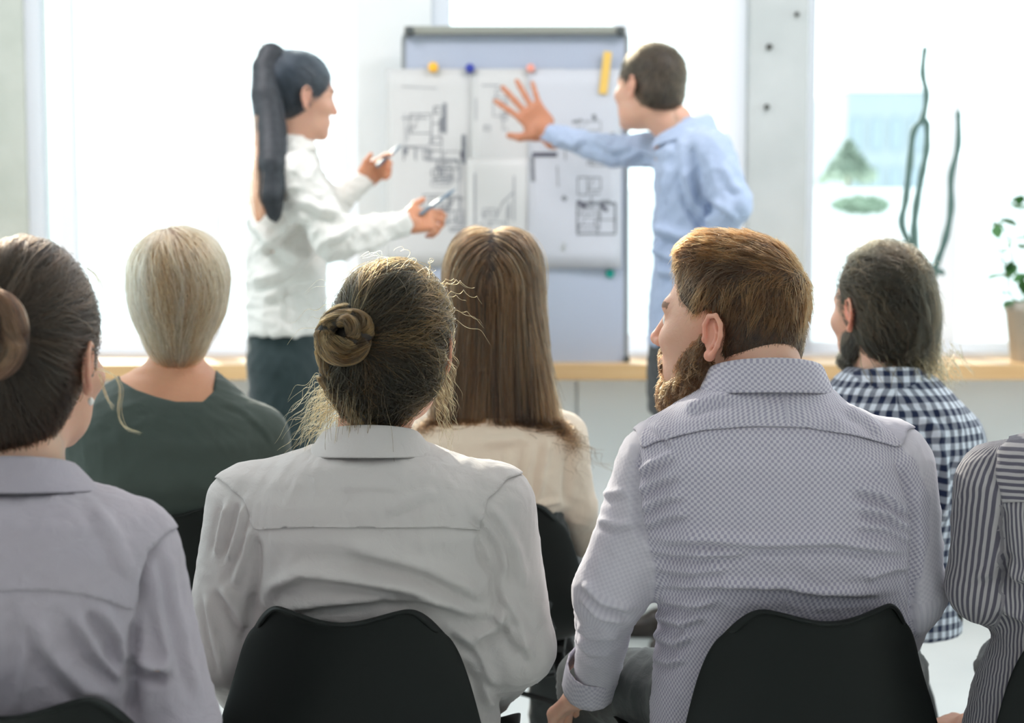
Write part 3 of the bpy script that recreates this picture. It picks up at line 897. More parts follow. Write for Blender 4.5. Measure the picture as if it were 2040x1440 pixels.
# ------------------------------------------------------------------ flip chart on the sill
BT = .08                                       # lean of the board
b0 = P(1025, 735, 5.60)
def B(px, py, off=0.0):
    """a point on the front of the leaning board, off metres in front of it"""
    d = FW + (px - 1020) / F_PX * np.array([1.0, 0, 0]) + (720 - py) / F_PX * UP
    n = A((0, -math.cos(BT), math.sin(BT)))
    o = A((0, 5.60, b0[2])) + n * (.011 + off)
    return CAMP + d * (((o - CAMP) @ n) / (d @ n))
bl, br = B(800, 735), B(1252, 735); bt = B(1025, 58)
BW = br[0] - bl[0]; BH = np.linalg.norm(bt - B(1025, 735))
M_board = mat('whiteboard_enamel', (.43, .475, .58), (.46, .505, .605), scale=1.5, rough=.22, spec=.6)
M_bframe = mat('grey_aluminium', (.30, .32, .33), rough=.4, metal=.5)
M_bcap = mat('dark_grey_plastic', (.07, .08, .08), rough=.5)
M_roller = mat('olive_grey_bar', (.32, .33, .29), rough=.45, metal=.3)
fc = empty('flip_chart', ((bl[0] + br[0]) / 2, 5.60, b0[2]), label='white flip chart board with grey clamp bar leaning on the window sill', cat='flip chart')
fc.rotation_euler = (-BT, 0, 0)
bm = bmesh.new()
def rrect(bm, w, h, r, y, n=6):
    vs = []
    for cx, cz, a0 in ((w / 2 - r, r, -90), (w / 2 - r, h - r, 0), (-w / 2 + r, h - r, 90), (-w / 2 + r, r, 180)):
        for k in range(n + 1):
            a = math.radians(a0 + 90 * k / n); vs.append(bm.verts.new((cx + r * math.cos(a), y, cz + r * math.sin(a))))
    return vs
va = rrect(bm, BW - .012, BH - .012, .03, -.011); vb = rrect(bm, BW - .012, BH - .012, .03, .008)
bm.faces.new(va); bm.faces.new(vb[::-1])
for k in range(len(va)): bm.faces.new((va[k], va[(k + 1) % len(va)], vb[(k + 1) % len(va)], vb[k]))
for v in bm.verts: v.co.z += .006
me = bpy.data.meshes.new('board'); bmesh.ops.recalc_face_normals(bm, faces=bm.faces); bm.to_mesh(me); bm.free()
link('board', me, M_board, fc, False)
bm = bmesh.new()
o1, o2, i1, i2 = rrect(bm, BW, BH, .036, -.014), rrect(bm, BW, BH, .036, .012), rrect(bm, BW - .026, BH - .026, .026, -.014), rrect(bm, BW - .026, BH - .026, .026, .012)
for v in i1 + i2: v.co.z += .013
n = len(o1)
for k in range(n):
    j = (k + 1) % n
    for a, b2 in ((o1, o2), (o2, i2), (i2, i1), (i1, o1)): bm.faces.new((a[k], a[j], b2[j], b2[k]))
me = bpy.data.meshes.new('frame'); bmesh.ops.recalc_face_normals(bm, faces=bm.faces); bm.to_mesh(me); bm.free()
link('frame', me, M_bframe, fc, False)
MB().box((0, -.03, BH - .008), (BW - .02, .035, .026), bevel=.008).build('clamp_bar', M_roller, fc)
for s in (-1, 1):
    MB().lathe((s * (BW / 2 - .028), -.055, BH - .012), [(.006, -.002), (.014, 0), (.015, .012), (.015, .03), (.008, .034)], 14, axis='Y').build('knob', M_bcap, fc)
    MB().box((s * (BW / 2 - .006), -.010, .022), (.02, .034, .04), bevel=.006).build('corner_cap', M_bcap, fc)
MB().box((0, .03, BH / 2), (.04, .02, BH * .9), bevel=.004).build('rear_brace', M_bframe, fc)
M_paper = mat('paper', (.60, .60, .59), (.64, .64, .63), scale=2, rough=.75)
M_paper2 = mat('bluish_paper', (.575, .59, .635), (.61, .625, .67), scale=2, rough=.75)
M_ink = mat('pencil_ink', (.17, .18, .20), (.27, .28, .30), scale=40, rough=.8)
M_inkd = mat('dark_ink', (.09, .09, .12), rough=.8)
M_inkl = mat('light_ink', (.36, .37, .39), rough=.8)
def sheet(x0, y0, x1, y1, off, m, label, strokes, curl=.004, seed=0):
    nx, nz = 8, 12; rs = np.random.RandomState(seed); V, Q = [], []
    for j in range(nz + 1):
        for i in range(nx + 1):
            u, v = i / nx, j / nz
            c = curl * (v ** 3) * (1 + math.sin(u * 5 + seed)) + .0015 * math.sin(u * 7 + v * 4 + seed)
            V.append(B(x0 + (x1 - x0) * u, y0 + (y1 - y0) * v, off + abs(c)))
    for j in range(nz):
        for i in range(nx): k = j * (nx + 1) + i; Q.append((k, k + 1, k + nx + 2, k + nx + 1))
    org = V[0]
    o = link('paper_sheet', np_mesh('paper_sheet', V, Q, org), m)
    o.location = org; solidify(o, .0006)
    setp(o, label, 'paper', 'papers pinned on the flip chart')
    groups = {}
    for (a, b_, c, d, w, mm) in strokes: groups.setdefault(mm.name, (mm, []))[1].append((a, b_, c, d, w))
    for mm, st in groups.values():
        V, Q = [], []
        for a, b_, c, d, w in st:
            L = math.hypot(c - a, d - b_) + 1e-6; nx_, ny_ = -(d - b_) / L * w / 2, (c - a) / L * w / 2
            ns = max(1, int(L / 25))
            for q in range(ns):
                s0, s1 = q / ns, (q + 1) / ns; k = len(V)
                for (s_, sg) in ((s0, 1), (s1, 1), (s1, -1), (s0, -1)):
                    x, y = a + (c - a) * s_, b_ + (d - b_) * s_
                    v = min(max((y - y0) / (y1 - y0), 0), 1); u = (x - x0) / (x1 - x0)
                    cc = curl * (v ** 3) * (1 + math.sin(u * 5 + seed)) + .0015 * math.sin(u * 7 + v * 4 + seed)
                    V.append(B(x + nx_ * sg, y + ny_ * sg, off + abs(cc) + .0012))
                Q.append((k, k + 1, k + 2, k + 3))
        setp(link('drawing', np_mesh('drawing', V, Q, org), mm, o, False), kind='stuff')
    return o
rs = random.Random(5)
def plan(x0, y0, x1, y1, n, w=2.2, ms=None):
    """a floor plan: rooms, doors, dimension ticks"""
    out = []
    for _ in range(n):
        a, b_ = rs.uniform(x0, x1), rs.uniform(y0, y1); c, d = a + rs.uniform(12, 45), b_ + rs.uniform(10, 40)
        c, d = min(c, x1), min(d, y1); m = rs.choice(ms or [M_ink, M_ink, M_inkl])
        k = rs.random()
        out += [(a, b_, c, b_, w, m), (a, b_, a, d, w, m)]
        if k > .3: out += [(c, b_, c, d, w, m)]
        if k > .5: out += [(a, d, c, d, w, m)]
        if k > .75: out += [(a, d, (a + c) / 2, b_, w * .6, m)]
    return out
sL = plan(803, 195, 880, 320, 14) + plan(830, 300, 925, 420, 15) + plan(850, 380, 925, 460, 6) + [(886, 205, 886, 266, 8, M_ink), (880, 232, 880, 262, 5, M_ink), (924, 268, 924, 326, 9, M_ink), (920, 300, 920, 316, 6, M_inkd), (803, 300, 812, 303, 11, M_ink),
      (806, 225, 808, 312, 2, M_inkl), (915, 330, 915, 480, 3, M_inkl), (800, 235, 850, 235, 2.5, M_ink), (800, 172, 870, 176, 2, M_inkl), (862, 360, 905, 352, 3, M_ink)]
sheet(768, 137, 940, 532, 0.0065, M_paper, 'left paper sheet with dense pencil floor plan, overhanging the board edge', sL, seed=1)
sM = plan(950, 160, 1010, 260, 8, ms=[M_inkl]) + [(948, 195, 948, 240, 3, M_inkl), (960, 170, 995, 170, 3, M_inkl)]
sheet(938, 137, 1126, 500, 0.0080, M_paper, 'faintly drawn paper sheet under the open hand, pink magnet on top', sM, seed=2)
sC = [(946, 345, 946, 450, 4, M_inkl), (1024, 350, 1024, 440, 3, M_inkl), (1024, 382, 1000, 405, 3, M_inkl), (960, 425, 985, 425, 3, M_inkl), (1000, 405, 990, 430, 2, M_inkl)] + plan(955, 360, 1015, 450, 5, ms=[M_inkl])
sheet(930, 316, 1056, 530, 0.0105, mat('bright_paper', (.67, .67, .655), rough=.75), 'bright small paper sheet low in the middle, thinly drawn', sC, seed=3)
sR = plan(1125, 225, 1225, 330, 10) + plan(1130, 345, 1226, 470, 10) + [(1150, 405, 1226, 405, 6, M_ink), (1150, 405, 1150, 466, 4, M_ink), (1226, 405, 1226, 466, 4, M_ink), (1150, 466, 1226, 466, 4, M_ink), (1150, 400, 1168, 415, 8, M_inkd), (1196, 408, 1210, 420, 7, M_inkd),
      (1060, 312, 1062, 362, 8, M_ink), (1060, 308, 1110, 308, 9, M_inkd), (1140, 243, 1160, 240, 6, M_ink), (1182, 228, 1186, 240, 8, M_ink), (1120, 392, 1128, 398, 9, M_ink), (1110, 330, 1112, 372, 3, M_inkl)]
sheet(1052, 138, 1238, 534, 0.0130, M_paper2, 'right bluish paper sheet with dark pencil plan of square rooms', sR, seed=4)
def magnet(px, py, r, c, label, off=.021):
    q = B(px, py, off)
    m = MB().lathe((0, 0, 0), [(r * .75, -.007), (r, -.005), (r, .003), (r * .9, .004)], 20, axis='Y').build('magnet', mat('magnet_paint', c, rough=.35), None, True)
    m.location = q; m.rotation_euler = (-BT, 0, 0)
    setp(m, label, 'magnet', 'round magnets on the flip chart')
magnet(863, 134, .016, (.95, .50, .04), 'orange-yellow round magnet at the top of the chart, left of the blue one')
magnet(936, 136, .0145, (.03, .05, .35), 'dark blue round magnet at the top of the flip chart')
magnet(1057, 136, .0135, (.85, .35, .27), 'small pink magnet at the top of the chart, right of the blue one')
magnet(1215, 545, .0135, (.0, .30, .24), 'green round magnet at the lower right corner of the papers', .004)
magnet(815, 536, .009, (.08, .14, .45), 'tiny blue magnet under the left paper sheet', .004)
q = B(1206, 145, .022)
yn = MB().box((0, 0, 0), (.026, .004, .135), bevel=.001).build('paper_strip', mat('yellow_paper', (.80, .52, .12), rough=.7))
yn.location = q; yn.rotation_euler = (-BT, .12, 0); setp(yn, 'narrow ochre yellow paper strip stuck near the top right of the chart', 'paper')

# ------------------------------------------------------------------ plants on the sill
M_stem = mat('grey_green_stem', (.085, .16, .145), (.12, .20, .17), scale=12, rough=.6)
M_leaf = mat('leaf_green', (.05, .17, .05), (.12, .30, .09), scale=9, rough=.45)
M_pot = mat('taupe_clay', (.48, .44, .37), (.54, .50, .43), scale=6, rough=.7)
M_soil = mat('soil', (.05, .035, .025), rough=.95, bump=.4)
SY = 5.62
def pot(px, pyt, pyb, hw_t, hw_b, label, m):
    a, b_ = P(px, pyt, SY), P(px, pyb, SY); sc = 3500 / SY
    zt = a[2]; zb = .80
    t = empty('plant_pot', (a[0], SY, zb), label=label, cat='plant')
    h = zt - zb; r1, r0 = hw_t / sc, hw_b / sc
    MB().lathe((0, 0, 0), [(r0 * .95, 0), (r0, .004), (r1 * .94, h * .82), (r1, h * .83), (r1, h), (r1 * .9, h), (r1 * .88, h * .9)], 32).build('pot', m, t, True)
    MB().lathe((0, 0, 0), [(r1 * .86, h * .86), (r1 * .87, h * .91), (.001, h * .93)], 24).build('soil', M_soil, t)
    return t, A((a[0], SY, zb)), h
t, o, h = pot(1838, 600, 716, 38, 28, 'tall thin branching cactus with grey-green stems in a pot behind the checked shirt man', M_pot)
t.name = 'potted_cactus'
def stem(name, pts, r, parent, org, m, Ys=None):
    V = [P(x, y, SY + (Ys or 0)) - org for x, y in pts]
    # resample smoothly
    V = [Vector(v) for v in V]; out = []
    for i in range(len(V) - 1):
        p0, p1, p2, p3 = V[max(i - 1, 0)], V[i], V[i + 1], V[min(i + 2, len(V) - 1)]
        for k in range(5):
            s = k / 5
            out.append(.5 * ((2 * p1) + (-p0 + p2) * s + (2 * p0 - 5 * p1 + 4 * p2 - p3) * s * s + (-p0 + 3 * p1 - 3 * p2 + p3) * s ** 3))
    out.append(V[-1]); n = len(out)
    rr = [r * (1 - .25 * i / n) * (1 + .12 * math.sin(i * 1.3)) for i in range(n)]; rr[-1] *= .5
    return MB().tube(out, rr, 10).build(name, m, parent, True)
stem('stem', [(1832, 605), (1826, 520), (1797, 450), (1804, 400), (1812, 330), (1820, 262), (1838, 236), (1846, 190), (1838, 145), (1843, 92)], .0115, t, o, M_stem)
stem('stem', [(1838, 605), (1822, 480), (1824, 420), (1836, 350), (1846, 300), (1847, 250), (1838, 234)], .0125, t, o, M_stem)
stem('stem', [(1846, 605), (1864, 530), (1882, 480), (1894, 420), (1895, 350), (1909, 290), (1909, 218)], .0120, t, o, M_stem)
stem('stem', [(1842, 605), (1855, 560), (1872, 540), (1880, 548)], .010, t, o, M_stem)
t, o, h = pot(2042, 600, 716, 40, 26, 'leafy green potted plant in a taupe tapered pot on the sill', M_pot)
t.name = 'potted_plant'
rsn = np.random.RandomState(11)
def leaf_mesh(L, Wd):
    V, Q = [], []; n = 5
    for i in range(n + 1):
        u = i / n; w = Wd * math.sin(math.pi * min(.98, u * .92 + .06)) ** .8
        z = .25 * L * u * u * -1
        V += [(-w, u * L, z + .1 * w), (0, u * L, z), (w, u * L, z + .1 * w)]
    for i in range(n):
        for k in (0, 1): a = i * 3 + k; Q.append((a, a + 1, a + 4, a + 3))
    return np.array(V), np.array(Q)
lv, lq = leaf_mesh(.062, .021); LM = np_mesh('leaf', lv, lq)
LM.materials.append(M_leaf)
for path in ([(2040, 604), (2030, 560), (2018, 520), (2012, 478), (1992, 440)], [(2044, 604), (2050, 540), (2044, 470), (2034, 410), (2038, 385)], [(2046, 604), (2066, 540), (2080, 480), (2096, 430)], [(2038, 604), (2016, 590), (2004, 545), (1994, 500)]):
    st = stem('stem', path, .003, t, o, M_leaf)
    for (x, y) in path[1:]:
        for q in range(3):
            lo = bpy.data.objects.new('leaf', LM); COL.objects.link(lo); lo.parent = t
            p = P(x + rsn.randn() * 5, y + rsn.randn() * 7, SY + rsn.randn() * .02) - o
            lo.location = p; lo.rotation_euler = (rsn.uniform(-.6, .6), rsn.uniform(-.5, .5), rsn.uniform(0, 6.28)); s = rsn.uniform(.6, 1.1); lo.scale = (s, s, s)

# ------------------------------------------------------------------ chairs
def make_chair():
    t = empty('chair', (0, 0, 0))
    # profile of the shell: seat front, seat, bend, back, top (y forward, z up); half widths
    prof = [(.235, .425, .200), (.215, .445, .215), (.15, .452, .225), (.05, .445, .232), (-.05, .437, .232), (-.12, .438, .228), (-.165, .455, .220), (-.190, .495, .208), (-.203, .56, .196), (-.213, .63, .180), (-.222, .68, .168), (-.229, .715, .158), (-.235, .738, .148), (-.244, .747, .138), (-.256, .745, .132)]
    nu = 16; V, Q = [], []
    for j, (y, z, w) in enumerate(prof):
        for i in range(nu + 1):
            u = -1 + 2 * i / nu
            x = w * u; e = abs(u) ** 2.6
            back = min(1, max(0, (z - .44) / .2)) if y < 0 else 0
            yy = y + .055 * e * back + (.0 if back else 0)
            zz = z + .045 * e * (1 - back) * (1 if y < .2 else .3)
            top = max(0, (z - .66) / .087)
            zz += top * (.020 * (1 - math.cos(u * math.pi * 1.25)) * .5 * (abs(u) < .8) + (.020 - .10 * (abs(u) - .8) * 2.2) * (abs(u) >= .8)) - .004 * top
            V.append((x, yy, zz * .948))
    for j in range(len(prof) - 1):
        for i in range(nu): a = j * (nu + 1) + i; Q.append((a, a + 1, a + nu + 2, a + nu + 1))
    sh = link('shell', np_mesh('shell', V, Q), M_black, t); solidify(sh, .007); subsurf(sh, 2)
    for sx in (-1, 1):
        for sy in (-1, 1):
            MB().tube([(sx * .13, sy * .10 + .02, .405), (sx * .16, sy * .14 + .02, .30), (sx * .215, sy * .215 + .02, 0.0)], [.014, .015, .010], 12).build('leg', M_blackleg, t, True)
    for sx in (-1, 1): MB().tube([(sx * .165, -.13, .29), (-sx * .165, .17, .29)], .006, 8).build('cross_brace', M_blackleg, t, True)
    MB().box((0, .02, .402), (.30, .24, .014), bevel=.004).build('seat_mount', M_blackleg, t)
    return t
chair0 = make_chair(); used = []
def place_chair(x, y, rz, label):
    if not used: t = chair0
    else:
        t = chair0.copy(); COL.objects.link(t)
        for ch in list(chair0.children):
            c = ch.copy(); COL.objects.link(c); c.parent = t
    used.append(t)
    t.location = (x, y, 0); t.rotation_euler = (0, 0, math.radians(rz))
    setp(t, label, 'chair', 'black shell chairs of the audience')
    return t
# ------------------------------------------------------------------ garments and bodies
M_skin = skin('skin', (.66, .37, .26), (.74, .44, .32))
M_skin_tan = skin('skin_tan', (.56, .27, .16), (.64, .33, .20))
M_skin_pale = skin('skin_pale', (.72, .44, .34), (.80, .52, .41))
M_troudark = cloth('dark_trousers', (.035, .040, .042), base2=(.05, .055, .055))
M_trougrey = cloth('grey_trousers', (.06, .065, .062), base2=(.085, .09, .085))
M_trouteal = cloth('teal_black_trousers', (.020, .036, .038), base2=(.03, .048, .05))
M_shoe = mat('dark_leather', (.03, .022, .018), rough=.35)
M_shoew = mat('tan_leather', (.35, .16, .07), rough=.45)
ST_BROWN = [(0, (.005, .005, .003)), (.5, (.011, .008, .004)), (.8, (.038, .020, .007)), (1, (.19, .095, .030))]
ST_CHEST = [(0, (.012, .008, .005)), (.45, (.035, .018, .009)), (.8, (.14, .062, .024)), (1, (.32, .15, .055))]
ST_DARK = [(0, (.006, .004, .003)), (.45, (.018, .012, .008)), (.8, (.055, .032, .020)), (1, (.14, .085, .055))]
ST_BLOND = [(0, (.17, .085, .037)), (.4, (.46, .25, .115)), (.75, (.72, .47, .26)), (1, (.92, .74, .54))]
ST_GINGER = [(0, (.014, .008, .004)), (.5, (.050, .020, .007)), (.85, (.14, .054, .016)), (1, (.34, .15, .05))]
ST_BLACK = [(0, (.014, .020, .028)), (.5, (.030, .040, .052)), (.85, (.06, .07, .085)), (1, (.13, .09, .07))]
ST_ASH = [(0, (.006, .007, .005)), (.5, (.018, .015, .010)), (.85, (.055, .037, .02)), (1, (.20, .12, .06))]

def build_person(label, Y, H, torso, arms, hands, shirtmat, skinm, base, legs, fold, vox=.0045, man=False, hv=.0034, neck=None, neckr=.053, sleeve_r=((.060, .050), (.049, .040)), tint={}, wr=.0016, wseed=1, extra_shirt=(), collar=None, trousermat=None, shoemat=None, yoke=None, shirt_name='shirt', hand_vox=.0034, handtint=None, cutline=None, yokeline=None, foldk=1.95, backpx=True, foldback=True):
    p = Person(label, Y)
    nb = A(neck)
    head = head_prims(H, man) + [sm_cone(H.w((0, -.025, -.055)), nb, neckr, neckr * 1.06, .03)]
    g = torso[1]
    inner = ('loft', dict(o=g['o'], R=g['R'], z=g['z'] * 1.0, w=np.maximum(g['w'] - .022, .02), d=np.maximum(g['d'] - .020, .02), cx=g['cx'], cy=g['cy'], n=g['n']), .03)
    inner[1]['z'] = np.where(inner[1]['z'] > g['z'][-1] - .02, g['z'][-1] - .025, g['z'])
    inner[1]['z'] = np.maximum.accumulate(inner[1]['z'] + np.arange(len(g['z'])) * 1e-5)
    body = [inner, sm_cone(nb + A((0, 0, .03)), nb - A((0, 0, .06)), neckr * 1.0, neckr * 1.2, .03)]
    shirt = [torso] + list(extra_shirt)
    chains = []
    for (sh, el, wr_, *rr) in arms:
        (r0, r1), (r2, r3) = rr[0] if rr else sleeve_r
        shirt += [sm_cone(sh, el, r0, r1, .045), sm_cone(el, wr_, r2, r3, .02)]
        chains.append([(sh, el, r0, r1), (el, wr_, r2, r3)])
        body += [sm_cone(sh, el, r0 - .022, r1 - .020, .03), sm_cone(el, wr_, r2 - .019, .024, .02)]
    tro, skn, shoes = legs
    body += skn
    parts = [isosurf(head, hv), isosurf(body, .008)]
    for hp in hands: parts.append(isosurf(hp, hand_vox))
    # head tint only on the head
    nh = len(parts[0][0]) + len(parts[1][0])
    def tf(V):
        T = head_tint(H, V, **tint)
        if handtint is not None: T[nh:] = (*handtint, .7)
        return T
    p.make(base, skinm, parts, tf)
    V, Q = isosurf(shirt, vox, smooth=2)
    N = normals(V, Q); px = to_px(V)
    pat = pat_coords(V, torso, chains)
    if yoke is not None: pat[:, 2] = 0
    h = folds(V, N, px, fold, foldback) * foldk
    V = V + N * (h + wrinkle(V, wr, wseed))[:, None]
    V = relax(V, Q, 1, .3)
    if cutline is not None:
        px = to_px(V); dy = np.interp(px[:, 0], cutline[0], cutline[1]) - px[:, 1]
        Q = Q[~(dy > 0)[Q].all(1)]; u = np.zeros(len(V), bool); u[Q.ravel()] = True; u &= dy > 0
        V[u, 2] -= (dy[u] * Y / F_PX)
    p.shirt = p.part(shirt_name, V, Q, shirtmat, pat=pat)
    if yokeline is not None:      # the back yoke: a second layer of cloth with a stitched lower edge
        N = normals(V, Q); px = to_px(V); xs, ys = yokeline[0]; dy = px[:, 1] - np.interp(px[:, 0], xs, ys)
        xe = (px[:, 0] > np.interp(px[:, 1], yokeline[1][1][::-1], yokeline[1][0][::-1])) & (px[:, 0] < np.interp(px[:, 1], yokeline[2][1][::-1], yokeline[2][0][::-1]))
        sel = (~(dy > 0)[Q].all(1)) & (xe & (N[:, 1] < .35))[Q].all(1)
        Qy = Q[sel]; ui, inv = np.unique(Qy, return_inverse=True); Qy = inv.reshape(Qy.shape)
        Vy = V[ui] + N[ui] * .0016; dd = dy[ui]; m = dd > 0; Vy[m, 2] += dd[m] * Y / F_PX
        ed = np.sort(np.concatenate([Qy[:, [0, 1]], Qy[:, [1, 2]], Qy[:, [2, 3]], Qy[:, [3, 0]]]), axis=1)
        eu, ec = np.unique(ed, axis=0, return_counts=True); eb = eu[ec == 1]      # even out the stitched edge
        for _ in range(8):
            sm = np.zeros_like(Vy); cn = np.zeros(len(Vy))
            for a_, b_ in ((0, 1), (1, 0)):
                np.add.at(sm, eb[:, a_], Vy[eb[:, b_]]); np.add.at(cn, eb[:, a_], 1)
            bm_i = cn == 2; Vy[bm_i] = Vy[bm_i] * .5 + sm[bm_i] / cn[bm_i][:, None] * .5
        py_ = pat[ui].copy(); py_[:, 2] = 1.0 if yoke is not None else 0.0
        if yoke is not None: py_[:, 0] = Vy[:, 0]; py_[:, 1] = Vy[:, 2]
        yo = p.part('yoke', Vy, Qy, shirtmat, parent=p.shirt, pat=py_); solidify(yo, .0022, 1.0)
    if tro:
        V, Q = isosurf(tro, .009, smooth=2); N = normals(V, Q)
        V = V + N * wrinkle(V, .002, wseed + 5)[:, None]
        p.part('trousers', V, Q, trousermat or M_troudark, pat=np.stack([V[:, 0], V[:, 2], V[:, 1] * 0], 1))
    for s_ in shoes:
        V, Q = isosurf(s_, .006); p.part('shoe', V, Q, shoemat or M_shoe)
    if collar is not None:
        V, Q = collar_mesh(**collar)
        px = to_px(V)
        o = p.part('collar', V, Q, shirtmat, parent=p.shirt, pat=np.stack([(V[:, 0] - nb[0]) * 1.0, V[:, 2], V[:, 1] * 0 + (1 if yoke is not None else 0)], 1))
        solidify(o, .0025); subsurf(o, 1)
    p.H = H
    return p
def add_hair(p, prims, vox, stops, name='hair', rough=.35, label=None, smooth=1, parent=None):
    V, Q = isosurf(prims, vox, smooth=smooth)
    N = normals(V, Q)
    Hl = p.H.loc(V)
    o = p.part(name, V, Q, hairmat(name + '_base', [(a, tuple(x * .55 for x in c)) for a, c in stops], base=True), label=label, parent=parent)
    return o, V, Q, N, hairmat(name + '_strand', stops, rough)
def tang(*v): return A(v)
def lap_hands(Y, cx, z=.60, s=.93, el=None):
    return []

# ================================================================== front row
# ---- 1. woman with the messy bun, white shirt (centre)
Y1 = 2.66
H1 = Head(P(787, 694, Y1 + .05), yaw=-8, pitch=-6, k=1.0)
t1 = loft_rows([(866, 672, 808, .058, .02), (884, 650, 830, .066, .015), (898, 610, 868, .082, .01), (916, 552, 920, .098, 0), (945, 505, 965, .108, -.005), (985, 480, 995, .118, -.01), (1050, 478, 1000, .125, -.01),
                (1150, 496, 990, .118, 0), (1230, 505, 985, .110, .015), (1330, 490, 985, .108, .035), (1440, 475, 995, .110, .045), (1500, 470, 1000, .11, .05)], Y1)
arms1 = [(P(492, 1008, Y1), P(440, 1290, Y1 + .0), P(505, 1400, Y1 + .26), ((.062, .056), (.054, .044))),
         (P(985, 1005, Y1), P(1030, 1290, Y1 + .02), P(960, 1385, Y1 + .27), ((.062, .058), (.055, .045)))]
f1 = [
      ([(507, 1060), (512, 1120), (508, 1180), (504, 1240)], 9, .006, 'valley'), ([(952, 1062), (962, 1110), (985, 1150), (990, 1240)], 9, .006, 'valley'),
      ([(520, 1200), (545, 1165), (600, 1140), (700, 1150), (820, 1172), (930, 1215), (985, 1222)], 15, .0085, 'ridge'),
      ([(680, 1085), (760, 1105), (850, 1130), (930, 1170), (970, 1200)], 17, .0065, 'ridge'),
      ([(560, 1215), (640, 1200), (760, 1190), (880, 1200)], 11, .006, 'ridge'),
      ([(770, 1020), (830, 995), (870, 980)], 10, .003, 'ridge'), ([(690, 965), (700, 985), (702, 1000)], 5, .0016, 'ridge'), ([(672, 975), (740, 970), (800, 975)], 6, .0015, 'ridge'),
      ([(940, 1015), (975, 1050), (1000, 1090), (1010, 1150)], 10, .006, 'ridge'), ([(965, 1000), (1000, 1040), (1030, 1100), (1045, 1180)], 11, .005, 'ridge'),
      ([(490, 1000), (475, 1060), (455, 1120)], 9, .006, 'ridge'), ([(455, 1000), (440, 1060), (430, 1110)], 8, .005, 'ridge'), ([(505, 1040), (490, 1100), (462, 1170)], 9, .005, 'ridge'),
      ([(440, 1165), (470, 1210), (495, 1260)], 10, .007, 'ridge'), ([(410, 1180), (425, 1260), (445, 1350)], 8, .005, 'ridge'), ([(500, 1180), (495, 1240), (480, 1290)], 9, .006, 'valley'),
      ([(985, 1210), (1010, 1240), (1045, 1300)], 12, .007, 'ridge'), ([(1000, 1180), (1035, 1240), (1060, 1320)], 10, .005, 'ridge'), ([(935, 1270), (985, 1250), (1000, 1220)], 12, .008, 'ridge'),
      ([(930, 1300), (960, 1350), (975, 1420)], 12, .006, 'ridge'), ([(900, 1250), (950, 1290), (990, 1370)], 12, .006, 'ridge')]
M_sh1 = cloth('white_linen_shirt', (.61, .56, .54), base2=(.565, .53, .515))
leg1 = seated_legs(P(740, 1500, 2.70) * [1, 1, 0] + [0, 0, .52], .185, (P(620, 1440, 3.10)[0], 3.10, .50), (P(830, 1440, 3.10)[0], 3.10, .50), (P(640, 1440, 3.10)[0], 3.08, 0), (P(820, 1440, 3.10)[0], 3.08, 0))
hands1 = [hand_prims(arms1[0][2], (.75, .45, -.25), (0, 0, -1), (.3, 1, .2), (35, 35, 40, 40), s=.92)[0], hand_prims(arms1[1][2], (-.75, .45, -.2), (0, 0, -1), (-.3, 1, .2), (35, 35, 40, 40), s=.92)[0]]
p1 = build_person('woman with a messy brown bun and white shirt, centre of the front row', Y1, H1, t1, arms1, hands1, M_sh1, M_skin, A((P(740, 900, Y1)[0], Y1 + .1, 0)), leg1, f1,
                  neck=P(738, 880, Y1 + .01), neckr=.050, wr=.0010, yokeline=(([480, 520, 600, 740, 880, 950, 1000], [1062, 1055, 1050, 1052, 1050, 1056, 1066]), ([504, 486, 440, 300], [1060, 1000, 960, 900]), ([958, 972, 1010, 1150], [1060, 1000, 960, 900])),
                  collar=dict(c=P(740, 896, Y1 + .004), rw=.064, rd=.060, hgt=.044, fall=.043, n=72, flare=.030, open_front=.5))
h1 = [H1.ell((0, -.014, .036), (.089, .104, .097)), H1.ell((.006, -.045, -.035), (.074, .058, .062), k=.03), H1.ell((-.02, -.055, -.09), (.046, .036, .05), k=.03),
      H1.ell((-.052, -.062, -.045), (.042, .040, .046), k=.02),
      H1.box((0, .135, -.03), (.12, .10, .11), k=.02, op='sub'), H1.ell((-.046, -.112, .016), (.030, .020, .030), k=.008)]
ho, hV, hQ, hN, hm = add_hair(p1, h1, .0038, ST_BROWN)
bun_c = H1.w((-.046, -.122, .016)); bdir = H1.R @ A((-.1, -1, 0.1)); bdir /= np.linalg.norm(bdir)
def flow1(q, t):
    v = bun_c - q; L = H1.loc(q)
    low = np.clip((-.02 - L[:, 2]) / .05, 0, 1)[:, None]
    return v / np.linalg.norm(v, axis=1)[:, None] * (1 - low * .6) + (H1.R @ A((.0, -.1, -.5))) * 0.35 * low
L = H1.loc(hV); notbun = np.linalg.norm(hV - bun_c, axis=1) > .045
cap = [h1[0], h1[1], h1[2], h1[3], h1[4]]
s_ = trace(pick(hV, 5200, 1, notbun & (L[:, 1] < .06)), cap, flow1, n=12, step=.0085, lift=.0035, seed=1, jitter=.28, end_lift=.004)
def curlup(S_, amp=.003, turns=2.5, seed=0):
    rs = np.random.RandomState(seed); n = S_.shape[1]; t = np.linspace(0, 1, n)[None, :, None]
    a, b = rs.randn(len(S_), 1, 3), rs.randn(len(S_), 1, 3)
    ph = rs.rand(len(S_), 1, 1) * 6
    return S_ + amp * t ** .7 * (a * np.sin(turns * 6.28 * t + ph) + b * np.cos(turns * 5 * t + ph)) * .6
p1.strands('hair_strands', curlup(clumped(s_, 90, .55), .0014, 1.2), hm, .00042, ho)
